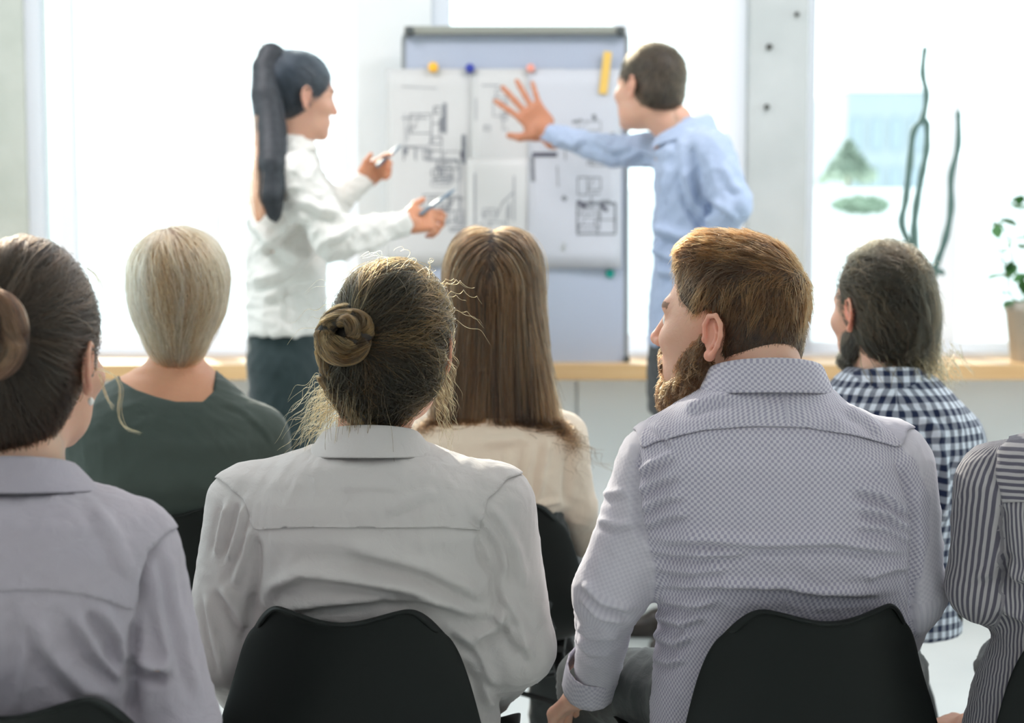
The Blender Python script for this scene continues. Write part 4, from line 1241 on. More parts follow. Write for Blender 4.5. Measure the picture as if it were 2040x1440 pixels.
# the bun's coils
u = np.cross(bdir, A((0, 0, 1))); u /= np.linalg.norm(u); w_ = np.cross(u, bdir)
def coil(c, R0, R1, a0, turns, d0, d1, n=16, wob=.003, sd=0, bd=None, uu=None, ww=None):
    bd, uu, ww = (bdir, u, w_) if bd is None else (bd, uu, ww)
    return [c + (uu * math.cos(a) + ww * math.sin(a)) * (R + wob * math.sin(3 * a + sd)) + bd * (d + wob * math.sin(2 * a + sd * 2)) for a, R, d in
            ((a0 + turns * 6.28 * i / (n - 1), R0 + (R1 - R0) * i / (n - 1), d0 + (d1 - d0) * i / (n - 1)) for i in range(n))]
rp = [coil(bun_c, .031, .034, .3, .95, .010, .016, sd=0), coil(bun_c, .035, .029, 2.6, .9, .004, .020, sd=1), coil(bun_c, .018, .022, 1.0, .95, .022, .024, sd=2), coil(bun_c, .040, .038, 4.4, .55, -.004, .006, sd=3)]
for (x0, z0, x1, z1, x2, z2) in ((-.065, -.02, -.095, -.045, -.060, -.075), (-.045, -.03, -.080, -.060, -.045, -.095), (-.030, -.04, -.058, -.080, -.030, -.115), (-.07, .03, -.098, .0, -.082, -.04)):
    rp.append([H1.w((x0, -.088, z0)), H1.w((x1, -.075, z1)), H1.w((x2, -.085, z2)), H1.w((x2 + .022, -.088, z2 - .012))])
pr, co = ropes(rp, .0115, 300, 4)
V, Q = isosurf(pr, .0032); bo1 = p1.part('bun', V, Q, ho.data.materials[0], parent=ho)
p1.strands('bun_strands', curlup(co, .0016, 1.4, 2), hairmat('bun1_strand', [(0, (.010, .006, .003)), (.45, (.040, .020, .007)), (.8, (.13, .065, .020)), (1, (.36, .20, .07))]), .00045, ho)
# loose curls at the sides of the neck
M_wisp = hairmat('wisp_light', [(0, (.05, .026, .008)), (.5, (.15, .078, .024)), (1, (.42, .26, .10))])
an, di = [], []
rs = np.random.RandomState(7)
for i in range(150):
    an.append(H1.w((-.080 + .01 * rs.randn(), -.035 + .02 * rs.randn(), -.035 - .075 * rs.rand()))); di.append(H1.R @ A((-.8 - .5 * rs.rand(), -.1, -.1 - 1.0 * rs.rand())))
for i in range(60):
    an.append(H1.w((.080 + .006 * rs.randn(), -.02 + .02 * rs.randn(), .03 - .11 * rs.rand()))); di.append(H1.R @ A((.30, -.1, -1.3)))
for i in range(26):
    a = rs.rand() * 3.14; an.append(H1.w((.088 * math.cos(a), -.02, .036 + .095 * math.sin(a)))); di.append(H1.R @ A((math.cos(a) - .6 * math.sin(a), -.3, math.sin(a) * .5)))
p1.strands('loose_curls', wisps(an, di, 14, .056, .0042, 2.1, 8, .5), M_wisp, .00034, ho, label='light loose curls beside the neck')
an = [H1.w((-.04 + .02 * rs.randn(), -.10, -.04)) for i in range(50)]; di = [H1.R @ A((.1 * rs.randn(), -.15, -1)) for i in range(50)]
p1.strands('nape_strands', wisps(an, di, 12, .085, .003, 1.2, 9, .2), hm, .0004, ho)
place_chair(P(693, 1220, 2.5)[0] + .015, 2.73, -6, 'black shell chair in the centre, carrying the woman with the messy bun')

# ---- 2. bearded man, pale dotted shirt, head turned left
H2 = Head(P(1452, 655, Y1 + .06), yaw=60, pitch=6, roll=0, k=1.07)
t2 = loft_rows([(738, 1440, 1612, .070, .02), (765, 1415, 1640, .082, .015), (795, 1372, 1672, .095, .01), (825, 1330, 1712, .108, 0), (860, 1292, 1758, .118, -.005), (905, 1268, 1800, .130, -.01), (980, 1265, 1822, .130, -.010),
                (1060, 1280, 1822, .130, -.005), (1130, 1305, 1815, .122, .005), (1200, 1315, 1812, .112, .02), (1300, 1308, 1812, .106, .04), (1440, 1300, 1825, .108, .052), (1500, 1300, 1830, .108, .055)], Y1)
arms2 = [(P(1318, 935, Y1), P(1212, 1180, Y1 - .01), P(1190, 1335, Y1 + .16), ((.066, .054), (.052, .038))),
         (P(1768, 930, Y1), P(1810, 1180, Y1 + .02), P(1760, 1330, Y1 + .24), ((.070, .056), (.052, .040)))]
f2 = [
      ([(1285, 1075), (1400, 1072), (1520, 1082), (1660, 1078), (1820, 1100)], 11, .0075, 'ridge'),
      ([(1290, 1095), (1400, 1102), (1500, 1098)], 10, .006, 'ridge'),
      ([(1310, 1165), (1430, 1162), (1560, 1165), (1640, 1178), (1770, 1180)], 10, .006, 'ridge'),
      ([(1310, 1130), (1380, 1138), (1450, 1130)], 9, .004, 'ridge'), ([(1312, 1190), (1380, 1205), (1430, 1195)], 10, .005, 'ridge'), ([(1305, 1225), (1360, 1240), (1400, 1225)], 10, .006, 'ridge'),
      ([(1302, 1262), (1345, 1280), (1375, 1265)], 10, .006, 'ridge'), ([(1302, 1310), (1335, 1320), (1360, 1310)], 9, .005, 'ridge'),
      ([(1268, 945), (1300, 925), (1345, 905)], 8, .0055, 'ridge'), ([(1268, 985), (1300, 962), (1350, 945)], 8, .0055, 'ridge'), ([(1272, 1020), (1310, 995), (1360, 985)], 8, .0055, 'ridge'), ([(1278, 1050), (1320, 1030), (1370, 1020)], 8, .005, 'ridge'),
      ([(1700, 970), (1760, 985), (1812, 1025)], 9, .007, 'ridge'), ([(1710, 1010), (1765, 1020), (1815, 1055)], 9, .007, 'ridge'), ([(1700, 1045), (1770, 1052), (1820, 1080)], 8, .005, 'ridge'),
      ([(1720, 1150), (1780, 1130), (1812, 1130)], 10, .005, 'ridge'),
      ([(1270, 880), (1262, 960), (1272, 1040), (1290, 1100)], 9, .007, 'valley'), ([(1780, 900), (1815, 980), (1826, 1060), (1822, 1180), (1815, 1280)], 9, .008, 'valley'),
      ([(1190, 1035), (1230, 1048), (1280, 1040)], 8, .004, 'ridge'), ([(1200, 985), (1250, 980)], 8, .003, 'ridge'),
      ([(1160, 1160), (1200, 1200), (1260, 1215)], 9, .006, 'ridge'), ([(1158, 1190), (1190, 1225), (1245, 1240)], 8, .005, 'ridge'), ([(1150, 1240), (1180, 1262), (1240, 1262)], 8, .006, 'ridge'), ([(1150, 1270), (1175, 1300), (1225, 1300)], 8, .004, 'ridge'),
      ([(1365, 820), (1420, 800), (1460, 795)], 9, .004, 'ridge'), ([(1680, 815), (1720, 835), (1755, 870)], 9, .003, 'ridge'), ([(1300, 845), (1330, 870), (1345, 890)], 7, .003, 'ridge')]
M_sh2 = cloth('pale_dotted_shirt', (.64, .595, .64), dark=(.37, .34, .43), pattern='dots', period=.0088, base2=(.60, .565, .62), bump=.15)
leg2 = seated_legs(A((P(1560, 1500, 2.72)[0], 2.70, .52)), .20, A((P(1180, 1440, 3.02)[0], 3.00, .475)), A((P(1770, 1440, 3.1)[0] , 3.08, .47)), A((P(1200, 1440, 3.05)[0] - .03, 2.98, 0)), A((P(1780, 1440, 3.1)[0], 3.04, 0)), tr=.092)
hd2, tips2, th2 = hand_prims(P(1168, 1372, Y1 + .20), (-.38, .62, -.55), (.35, -.1, -.9), (.9, .4, .1), (28, 30, 32, 34), spread=8, thumb=15, s=1.02)
hands2 = [hd2, hand_prims(arms2[1][2], (-.5, .8, -.3), (0, 0, -1), (-1, .2, .2), (25, 25, 30, 30), s=1.02)[0]]
cuff2 = []
p2 = build_person('red-haired bearded man in a pale dotted shirt, head turned left, seated at the front', Y1, H2, t2, arms2, hands2, M_sh2, M_skin, A((P(1560, 900, Y1)[0], Y1 + .1, 0)), leg2, f2,
                  man=True, hv=.0021, neck=P(1515, 770, Y1 + .01), neckr=.062, wr=.0010, wseed=4, trousermat=M_trougrey, hand_vox=.0028,
                  yokeline=(([1270, 1310, 1400, 1500, 1600, 1700, 1800], [900, 880, 858, 850, 852, 868, 895]), ([1278, 1268, 1100], [900, 860, 820]), ([1795, 1810, 1950], [900, 860, 820])),
                  tint=dict(ear=(.80, .26, .18), earw=.45, brow=(.16, .08, .04)), collar=dict(c=P(1524, 768, Y1 + .012), rw=.078, rd=.072, hgt=.047, fall=.048, n=72, flare=.018, open_front=.5))
# shirt cuff, open and turned
V, Q = [], []
wp, wd = P(1178, 1345, Y1 + .175), None
ax = arms2[0][2] - arms2[0][1]; ax /= np.linalg.norm(ax); e1 = np.cross(ax, A((0, 1, 0))); e1 /= np.linalg.norm(e1); e2 = np.cross(ax, e1)
for k, (dz, r) in enumerate([(-.035, .041), (-.01, .043), (.02, .044), (.036, .0445)]):
    for i in range(29):
        a = .25 + (6.283 - .5) * i / 28
        V.append(wp + ax * dz + (e1 * math.cos(a) + e2 * math.sin(a)) * r * (1.0 if i % 2 else 1.02))
for k in range(3):
    for i in range(28): a = k * 29 + i; Q.append((a, a + 1, a + 30, a + 29))
co_ = p2.part('cuff', A(V), A(Q).astype(int), M_sh2, parent=p2.shirt, pat=A(V)); solidify(co_, .003)
# hair: short, swept forward over the top, and the beard
h2 = [H2.ell((0, -.012, .046), (.0805, .101, .094)), H2.ell((0, -.052, -.02), (.070, .056, .050), k=.03), H2.ell((0, .042, .100), (.058, .046, .034), k=.025),
      H2.ell((0, .140, -.010), (.115, .112, .100), k=.008, op='sub'), H2.ell((.085, .000, -.012), (.03, .030, .046), k=.008, op='sub'), H2.ell((-.085, .000, -.012), (.03, .030, .046), k=.008, op='sub')]
ho, hV, hQ, hN, hm = add_hair(p2, h2, .0034, ST_GINGER)
def flow2(q, t):
    L = H2.loc(q); top = np.clip((L[:, 2] - .07) / .04, 0, 1)[:, None]
    f = (H2.R @ A((-.25, 1, .15)))[None] * top + (1 - top) * ((H2.R @ A((0, .25, -1)))[None])
    return f
L = H2.loc(hV)
s_ = trace(pick(hV, 5200, 2, (L[:, 2] > .03) & ~((L[:, 1] > .02) & (L[:, 2] < .085))), h2, flow2, n=7, step=.0058, lift=.002, seed=2, jitter=.3, end_lift=.009)
p2.strands('hair_strands', clumped(s_, 160, .5), hm, .0004, ho)
s_ = trace(pick(hV, 6200, 3, (L[:, 2] <= .045) | ((L[:, 1] > .01) & (L[:, 2] < .088))), h2, flow2, n=5, step=.0028, lift=.001, seed=3, jitter=.3, end_lift=.0035)
ST_SIDE = [(0, (.012, .008, .005)), (.5, (.030, .017, .009)), (.85, (.08, .042, .02)), (1, (.20, .10, .045))]
p2.strands('hair_strands', s_, hairmat('side_strand', ST_SIDE), .00034, ho)
bd = [H2.ell((0, .042, -.096), (.056, .046, .036)), H2.ell((0, .064, -.118), (.034, .026, .028), k=.03), H2.ell((.060, .018, -.062), (.012, .028, .044), k=.02), H2.ell((-.060, .018, -.062), (.012, .028, .044), k=.02),
      H2.cone((.070, .008, -.01), (.064, .016, -.05), .005, .010, .01), H2.cone((-.070, .008, -.01), (-.064, .016, -.05), .005, .010, .01),
      H2.cone((.030, .084, -.066), (0, .097, -.049), .006, .006, .008), H2.cone((-.030, .084, -.066), (0, .097, -.049), .006, .006, .008),
      H2.ell((0, .106, -.0655), (.020, .018, .0075), k=.004, op='sub')]
bo, bV, bQ, bN, bm_ = add_hair(p2, bd, .003, [(0, (.020, .010, .005)), (.5, (.075, .030, .011)), (.85, (.20, .085, .030)), (1, (.42, .22, .09))], name='beard')
def flowb(q, t):
    L = H2.loc(q); return (H2.R @ A((0, .35, -1)))[None] + (H2.R @ A((1, 0, 0)))[None] * L[:, :1] * -6 * t
s_ = trace(pick(bV, 5600, 5), bd, flowb, n=7, step=.0045, lift=.002, seed=5, jitter=.5, end_lift=.007)
p2.strands('beard_strands', curlup(clumped(s_, 220, .6), .0022, 1.3, 3), bm_, .00038, bo)
place_chair(P(1605, 1220, 2.5)[0] - .01, 2.735, 11, 'black shell chair under the bearded man in the dotted shirt')

# ---- 3. woman at the left edge, bun, lavender-grey shirt
Y3 = 2.20
H3 = Head(P(64, 722, Y3 + .05), yaw=-14, pitch=-2, k=1.02)
t3 = loft_rows([(930, -4, 108, .046, .02), (952, -20, 126, .054, .012), (972, -62, 168, .072, .004), (990, -125, 232, .100, -.002), (1020, -165, 280, .122, -.01), (1080, -190, 300, .122, -.012),
                (1160, -180, 292, .122, -.01), (1260, -165, 268, .115, 0), (1360, -160, 262, .110, .01), (1500, -165, 280, .108, .03), (1660, -165, 280, .11, .045), (1760, -165, 280, .11, .05)], Y3)
arms3 = [(P(-180, 1100, Y3), P(-240, 1430, Y3 + .02), P(-160, 1560, Y3 + .25), ((.058, .052), (.050, .040))),
         (P(268, 1100, Y3), P(352, 1440, Y3 + .02), P(290, 1580, Y3 + .26), ((.058, .054), (.052, .040)))]
f3 = [
      ([(322, 1070), (292, 1130), (280, 1200), (276, 1260)], 9, .006, 'valley'), ([(272, 1230), (262, 1320), (264, 1380), (258, 1440)], 11, .010, 'valley'),
      ([(190, 1200), (235, 1260), (250, 1330)], 15, .007, 'ridge'), ([(60, 1210), (100, 1300), (160, 1370), (240, 1390)], 18, .006, 'ridge'), ([(150, 1220), (190, 1300), (250, 1360)], 14, .006, 'ridge'),
      ([(45, 1190), (50, 1300), (40, 1400)], 12, .003, 'ridge'), ([(265, 1310), (300, 1325), (340, 1330)], 14, .009, 'ridge'), ([(255, 1350), (300, 1350), (330, 1345)], 12, .007, 'valley'),
      ([(330, 1090), (345, 1180), (372, 1300), (400, 1400)], 11, .0035, 'ridge'), ([(300, 1120), (315, 1230), (340, 1330)], 12, .0045, 'ridge'), ([(180, 1010), (230, 1080), (255, 1150)], 14, .003, 'ridge')]
M_sh3 = cloth('lavender_grey_shirt', (.45, .40, .44), base2=(.42, .38, .43), weave=500, bump=.35)
leg3 = seated_legs(A((P(40, 1500, 2.25)[0], 2.25, .52)), .17, A((P(-60, 1440, 2.65)[0], 2.65, .50)), A((P(140, 1440, 2.65)[0], 2.65, .50)), A((P(-40, 1440, 2.65)[0], 2.63, 0)), A((P(130, 1440, 2.65)[0], 2.63, 0)))
hands3 = [hand_prims(arms3[0][2], (.7, .5, -.2), (0, 0, -1), (.3, 1, .2), (35, 35, 40, 40), s=.92)[0], hand_prims(arms3[1][2], (-.7, .5, -.2), (0, 0, -1), (-.3, 1, .2), (35, 35, 40, 40), s=.92)[0]]
p3 = build_person('woman with a low brown bun and grey lavender shirt at the left edge, small earring', Y3, H3, t3, arms3, hands3, M_sh3, M_skin, A((P(45, 900, Y3)[0], Y3 + .1, 0)), leg3, f3,
                  neck=P(54, 940, Y3 + .01), neckr=.046, wr=.0011, wseed=9, yokeline=(([-200, -60, 0, 90, 170, 262, 300], [1200, 1180, 1176, 1172, 1182, 1212, 1225]), ([-170, -200, -400], [1180, 1080, 1000]), ([268, 290, 420], [1215, 1100, 1000])),
                  collar=dict(c=P(51, 958, Y3 + .006), rw=.054, rd=.052, hgt=.038, fall=.040, n=72, flare=.030, open_front=.5))
h3 = [H3.ell((0, -.014, .040), (.084, .104, .116)), H3.ell((0, -.050, -.03), (.068, .055, .062), k=.03), H3.ell((0, -.050, -.075), (.046, .036, .04), k=.03),
      H3.box((0, .150, -.03), (.12, .10, .13), k=.02, op='sub'), H3.ell((.016, -.120, .046), (.042, .030, .046), k=.010),
      H3.ell((.088, .008, -.034), (.022, .026, .040), k=.01, op='sub'), H3.ell((-.088, .008, -.02), (.022, .030, .045), k=.01, op='sub')]
ho, hV, hQ, hN, hm = add_hair(p3, h3, .0038, ST_DARK)
bc3 = H3.w((.020, -.134, .046)); cap = [x for i, x in enumerate(h3) if i != 4]
def flow3(q, t):
    v = bc3 - q; return v / np.linalg.norm(v, axis=1)[:, None]
L = H3.loc(hV); nbun = np.linalg.norm(hV - bc3, axis=1) > .055
s_ = trace(pick(hV, 5600, 4, nbun), cap, flow3, n=14, step=.0095, lift=.0026, seed=11, jitter=.16, end_lift=.002)
p3.strands('hair_strands', clumped(s_, 120, .6), hm, .0004, ho)
bd3 = H3.R @ A((0, -1, -.1)); bd3 /= np.linalg.norm(bd3); u = np.cross(bd3, A((0, 0, 1))); u /= np.linalg.norm(u); w_ = np.cross(u, bd3)
ST_BUN3 = [(0, (.012, .007, .004)), (.45, (.05, .021, .011)), (.8, (.14, .062, .032)), (1, (.32, .17, .09))]
rp = [coil(bc3, .040, .044, .3, .95, .012, .020, sd=0, bd=bd3, uu=u, ww=w_), coil(bc3, .046, .038, 2.6, .9, .004, .026, sd=1, bd=bd3, uu=u, ww=w_), coil(bc3, .020, .026, 1.0, .95, .028, .032, sd=2, bd=bd3, uu=u, ww=w_), coil(bc3, .050, .048, 4.4, .6, -.006, .008, sd=3, bd=bd3, uu=u, ww=w_)]
pr, co = ropes(rp, .017, 420, 6, twist=3.5)
V, Q = isosurf(pr, .0036); p3.part('bun', V, Q, ho.data.materials[0], parent=ho)
p3.strands('bun_strands', co, hairmat('bun_strand', ST_BUN3), .00048, ho)
def px_strands(paths, Y, spread=.002, reps=3, seed=0):
    rs = np.random.RandomState(seed); out = []
    for pts in paths:
        V = [Vector(P(x, y, Y)) for x, y in pts]; n = 16; c = []
        for i in range(n):
            s = i / (n - 1) * (len(V) - 1); k = min(int(s), len(V) - 2); f = s - k
            p0, p1_, p2_, p3_ = V[max(k - 1, 0)], V[k], V[k + 1], V[min(k + 2, len(V) - 1)]
            c.append(np.array(.5 * ((2 * p1_) + (-p0 + p2_) * f + (2 * p0 - 5 * p1_ + 4 * p2_ - p3_) * f * f + (-p0 + 3 * p1_ - 3 * p2_ + p3_) * f ** 3)))
        c = np.array(c)
        for r in range(reps): out.append(c + rs.randn(1, 3) * spread + np.cumsum(rs.randn(n, 3) * spread * .25, 0))
    return np.array(out)
p3.strands('loose_strands', px_strands([[(172, 535), (195, 560), (208, 610), (206, 650)], [(190, 735), (225, 745), (242, 775), (238, 820), (250, 850), (280, 862)], [(196, 745), (212, 790), (225, 812)], [(130, 850), (122, 865), (120, 880)]], Y3 + .06, .0014, 5, 3), M_wisp, .00036, ho, label='pale loose strands beside the cheek')
ea = MB(); q = H3.w((.0815, -.001, -.047)) - p3.base
ea.lathe((0, 0, 0), [(.0005, -.0055), (.003, -.0035), (.0042, 0), (.003, .0035), (.0005, .0055)], 14)
eo = ea.build('earring', mat('pearl', (.9, .85, .8), rough=.15), p3.o, True); eo.location = q; eo['label'] = 'small pearl earring'
place_chair(P(0, 1415, 2.02)[0] + .0, 2.27, 0, 'black shell chair at the lower left, mostly below the frame')

# ---- 4. person in the striped shirt at the right edge (head outside the frame)
Y4 = 2.58
H4 = Head(P(2230, 650, Y4 + .05), yaw=10, pitch=-4, k=1.04)
t4 = loft_rows([(840, 2150, 2310, .064, .02), (856, 2110, 2350, .080, .01), (868, 2060, 2400, .094, 0), (888, 2015, 2445, .108, -.005), (930, 1990, 2475, .118, -.01), (1000, 1975, 2485, .124, -.012),
                (1100, 1985, 2475, .120, -.01), (1200, 1998, 2460, .110, .005), (1250, 2005, 2458, .106, .015), (1300, 1985, 2472, .104, .03), (1380, 1955, 2500, .106, .04), (1500, 1930, 2520, .11, .05), (1620, 1930, 2520, .11, .05)], Y4)
arms4 = [(P(1985, 965, Y4), P(1958, 1165, Y4 + .02), P(2035, 1215, Y4 + .22), ((.062, .052), (.052, .045))),
         (P(2470, 965, Y4), P(2520, 1250, Y4 + .02), P(2450, 1360, Y4 + .24), ((.056, .050), (.048, .040)))]
f4 = [([(1998, 1000), (1996, 1060), (2000, 1120), (2000, 1200)], 10, .009, 'valley'),
      ([(2000, 1130), (2030, 1150), (2060, 1145)], 12, .007, 'ridge'), ([(1940, 1150), (1975, 1140), (1998, 1090)], 12, .005, 'ridge'), ([(1995, 1210), (2030, 1225), (2060, 1240)], 12, .006, 'ridge'), ([(1985, 890), (1975, 930), (1985, 980)], 9, .003, 'valley')]
M_sh4 = cloth('striped_shirt', (.48, .44, .44), dark=(.11, .10, .13), pattern='stripes', period=.0092, base2=(.42, .39, .40))
x4 = P(2262, 1240, 2.46)[0]
leg4 = seated_legs(A((x4, 2.62, .50)), .16, A((x4 - .01, 3.02, .49)), A((x4 + .13, 3.02, .49)), A((x4 + .0, 3.00, 0)), A((x4 + .14, 3.00, 0)))
hands4 = [hand_prims(P(1950, 1450, Y4 + .34), (-.55, .7, -.1), (0, .1, -1), (.9, .5, .2), (22, 22, 26, 30), s=.95)[0], hand_prims(arms4[1][2], (-.7, .5, -.2), (0, 0, -1), (-.3, 1, .2), (35, 35, 40, 40), s=.92)[0]]
arm4b = [P(2035, 1215, Y4 + .22), P(1968, 1440, Y4 + .32)]
p4 = build_person('person in a grey and navy striped shirt cut off by the right edge', Y4, H4, t4, arms4, hands4, M_sh4, M_skin, A((P(2230, 900, Y4)[0], Y4 + .1, 0)), leg4, f4, vox=.005,
                  neck=P(2230, 860, Y4 + .01), neckr=.052, wr=.0012, wseed=12, yoke=True, yokeline=(([1900, 2080, 2200, 2500], [1000, 1000, 1000, 1000]), ([1994, 1984, 1985, 2020], [1000, 950, 900, 860]), ([2468, 2468, 2430], [1000, 900, 860])),
                  hv=.0045, extra_shirt=[], collar=dict(c=P(2230, 862, Y4 + .008), rw=.072, rd=.066, hgt=.042, fall=.044, n=48, flare=.02, open_front=.5))
V, Q = isosurf([sm_cone(arm4b[0], arm4b[1], .036, .026)], .006); p4.part('forearm', V, Q, M_skin)
h4 = [H4.ell((0, -.014, .04), (.088, .106, .098)), H4.ell((0, -.05, -.04), (.072, .056, .07), k=.03), H4.box((0, .15, -.03), (.12, .10, .12), k=.02, op='sub')]
ho, hV, hQ, hN, hm = add_hair(p4, h4, .006, ST_DARK)
place_chair(x4, 2.69, 4, 'black shell chair cut off by the lower right edge of the picture')
# ================================================================== second row
Y5 = 3.50
# ---- 5. blonde woman, dark green top
H5 = Head(P(357, 592, Y5 + .04), yaw=4, pitch=-4, k=1.0)
t5 = loft_rows([(738, 258, 420, .062, .02), (752, 228, 442, .075, .015), (772, 200, 468, .088, .01), (798, 172, 494, .100, 0), (830, 152, 522, .110, -.005), (870, 140, 545, .118, -.01), (930, 150, 545, .122, -.01),
                (1030, 175, 528, .118, 0), (1120, 190, 515, .12, .01), (1240, 175, 530, .125, .03), (1300, 175, 530, .125, .03)], Y5)
arms5 = [(P(168, 858, Y5), P(128, 1060, Y5 + .02), P(190, 1150, Y5 + .24), ((.052, .042), (.040, .034))),
         (P(520, 862, Y5), P(560, 1060, Y5 + .02), P(500, 1150, Y5 + .24), ((.052, .042), (.040, .034)))]
f5 = [([(430, 800), (480, 815), (530, 860), (548, 890)], 6, .003, 'ridge'), ([(300, 880), (400, 900), (500, 890)], 16, .003, 'ridge'), ([(180, 950), (300, 970), (420, 965), (520, 940)], 20, .004, 'ridge')]
M_sh5 = cloth('dark_green_jersey', (.050, .068, .058), base2=(.060, .078, .068), bump=.12)
leg5 = seated_legs(A((P(345, 900, 3.5)[0], 3.54, .50)), .18, A((P(345, 900, 3.5)[0] - .11, 3.95, .49)), A((P(345, 900, 3.5)[0] + .11, 3.95, .49)), A((P(345, 900, 3.5)[0] - .10, 3.93, 0)), A((P(345, 900, 3.5)[0] + .10, 3.93, 0)))
hands5 = [hand_prims(arms5[0][2], (.7, .5, -.2), (0, 0, -1), (.3, 1, .2), (35, 35, 40, 40), s=.9)[0], hand_prims(arms5[1][2], (-.7, .5, -.2), (0, 0, -1), (-.3, 1, .2), (35, 35, 40, 40), s=.9)[0]]
shb = [sm_cone(P(262, 752, Y5 + .01), P(425, 760, Y5 + .01), .045, .045, .03)]
# a wide boat neckline: the body's shoulders show above it
p5 = build_person('woman with a short blonde bob and dark green boat-neck top in the second row', Y5, H5, t5, arms5, hands5, M_sh5, M_skin, A((P(345, 900, Y5)[0], Y5 + .1, 0)), leg5, f5,
                  vox=.0055, hv=.0042, foldk=1.0, neck=P(350, 768, Y5 + .01), neckr=.048, wr=.001, wseed=21, cutline=([215, 240, 270, 310, 350, 405, 425, 440], [640, 758, 776, 790, 800, 800, 780, 640]), shirt_name='top', hand_vox=.005, trousermat=M_troudark)
# shoulders that the neckline bares (skin surface just under the cloth)
g = t5[1]; sk = ('loft', dict(o=g['o'], R=g['R'], z=g['z'], w=g['w'] - .007, d=g['d'] - .007, cx=g['cx'], cy=g['cy'], n=g['n']), .03)
V, Q = isosurf([sk, sm_cone(P(352, 690, Y5 + .03), P(345, 790, Y5 + .01), .047, .055, .05)], .006, smooth=2)
keep = (V[:, 2] > P(345, 825, Y5)[2])[Q].all(1); p5.part('shoulders', V, Q[keep], M_skin_tan)
h5 = [H5.ell((0, -.014, .036), (.098, .110, .105)), H5.ell((0, -.034, -.032), (.078, .074, .068), k=.04), H5.ell((0, -.052, -.090), (.056, .042, .050), k=.03), H5.box((0, .150, -.03), (.12, .10, .12), k=.03, op='sub')]
ho, hV, hQ, hN, hm = add_hair(p5, h5, .005, ST_BLOND)
cr5 = H5.w((-.02, -.045, .135))
def flow5(q, t):
    L = H5.loc(q); v = q - cr5; v /= np.maximum(np.linalg.norm(v, axis=1), 1e-4)[:, None]
    low = np.clip((.04 - L[:, 2]) / .10, 0, 1)[:, None]
    return v * (1 - low) + low * ((H5.R @ A((0, -.1, -1)))[None] - (H5.R @ A((1, 0, 0)))[None] * L[:, :1] * 5)
L = H5.loc(hV)
s_ = trace(pick(hV, 4200, 6), h5, flow5, n=14, step=.010, lift=.0035, seed=21, jitter=.10, end_lift=.004)
p5.strands('hair_strands', clumped(s_, 70, .55), hm, .00055, ho)
place_chair(P(345, 900, Y5)[0] + .01, 3.60, 0, 'black shell chair under the blonde woman in dark green, second row')

# ---- 6. woman with long straight hair, cream blouse
Y6 = 3.50
H6 = Head(P(985, 600, Y6 + .04), yaw=-3, pitch=-3, k=1.0)
t6 = loft_rows([(795, 905, 1060, .060, .02), (808, 880, 1085, .075, .01), (822, 855, 1112, .088, 0), (842, 836, 1134, .100, -.005), (870, 826, 1145, .108, -.01), (930, 832, 1140, .113, -.01), (985, 845, 1135, .112, 0), (1005, 852, 1128, .108, 0), (1016, 862, 1115, .098, .004)], Y6)
arms6 = [(P(850, 872, Y6), P(810, 1030, Y6 + .02), P(870, 1110, Y6 + .24), ((.046, .044), (.043, .036))),
         (P(1122, 868, Y6), P(1146, 1010, Y6 + .03), P(1165, 1075, Y6 + .12), ((.045, .043), (.042, .038)))]
f6 = [([(1095, 870), (1080, 940), (1070, 1000)], 8, .004, 'ridge'), ([(1060, 880), (1050, 940), (1055, 1000)], 9, .004, 'ridge'), ([(1020, 900), (1010, 960), (1010, 1005)], 10, .003, 'ridge'), ([(1138, 870), (1132, 940), (1128, 1010)], 8, .006, 'valley'),
      ([(900, 890), (900, 950), (905, 1000)], 10, .003, 'ridge'), ([(1040, 995), (1080, 1005), (1120, 998)], 7, .004, 'ridge'), ([(960, 880), (1000, 878), (1050, 868)], 10, .003, 'ridge')]
M_sh6 = cloth('cream_blouse', (.78, .66, .53), base2=(.74, .62, .50), bump=.15)
c6 = P(985, 900, Y6)[0]
leg6 = seated_legs(A((c6, 3.53, .52)), .17, A((c6 - .10, 3.93, .49)), A((c6 + .13, 3.93, .49)), A((c6 - .09, 3.91, 0)), A((c6 + .12, 3.91, 0)))
leg6[0].append(loft_rows([(1002, 858, 1120, .104, .004), (1050, 848, 1132, .112, .01), (1150, 838, 1150, .12, .02), (1240, 835, 1155, .125, .03)], Y6))
hands6 = [hand_prims(arms6[0][2], (.7, .5, -.2), (0, 0, -1), (.3, 1, .2), (35, 35, 40, 40), s=.9)[0], hand_prims(arms6[1][2], (-.5, .7, -.4), (0, 0, -1), (-.3, 1, .2), (35, 35, 40, 40), s=.9)[0]]
p6 = build_person('woman with long straight brown hair in a cream blouse, second row centre', Y6, H6, t6, arms6, hands6, M_sh6, M_skin, A((c6, Y6 + .1, 0)), leg6, f6,
                  vox=.0055, hv=.0045, neck=P(985, 800, Y6 + .01), neckr=.047, wr=.0012, wseed=31, shirt_name='blouse', hand_vox=.005)
h6 = [H6.ell((0, -.014, .036), (.095, .110, .102)), H6.ell((-.035, -.02, .075), (.055, .085, .068), k=.02), H6.ell((.035, -.02, .075), (.055, .085, .068), k=.02),
      H6.loft((-.226, -.19, -.10, -.02, .03), (.116, .112, .102, .099, .09), (.042, .046, .058, .080, .095), (.008, .006, 0, 0, 0), (-.088, -.084, -.062, -.030, -.014), k=.02, n=2.3),
      H6.box((0, .165, -.05), (.14, .10, .20), k=.03, op='sub')]
ho, hV, hQ, hN, hm = add_hair(p6, h6, .0055, ST_CHEST)
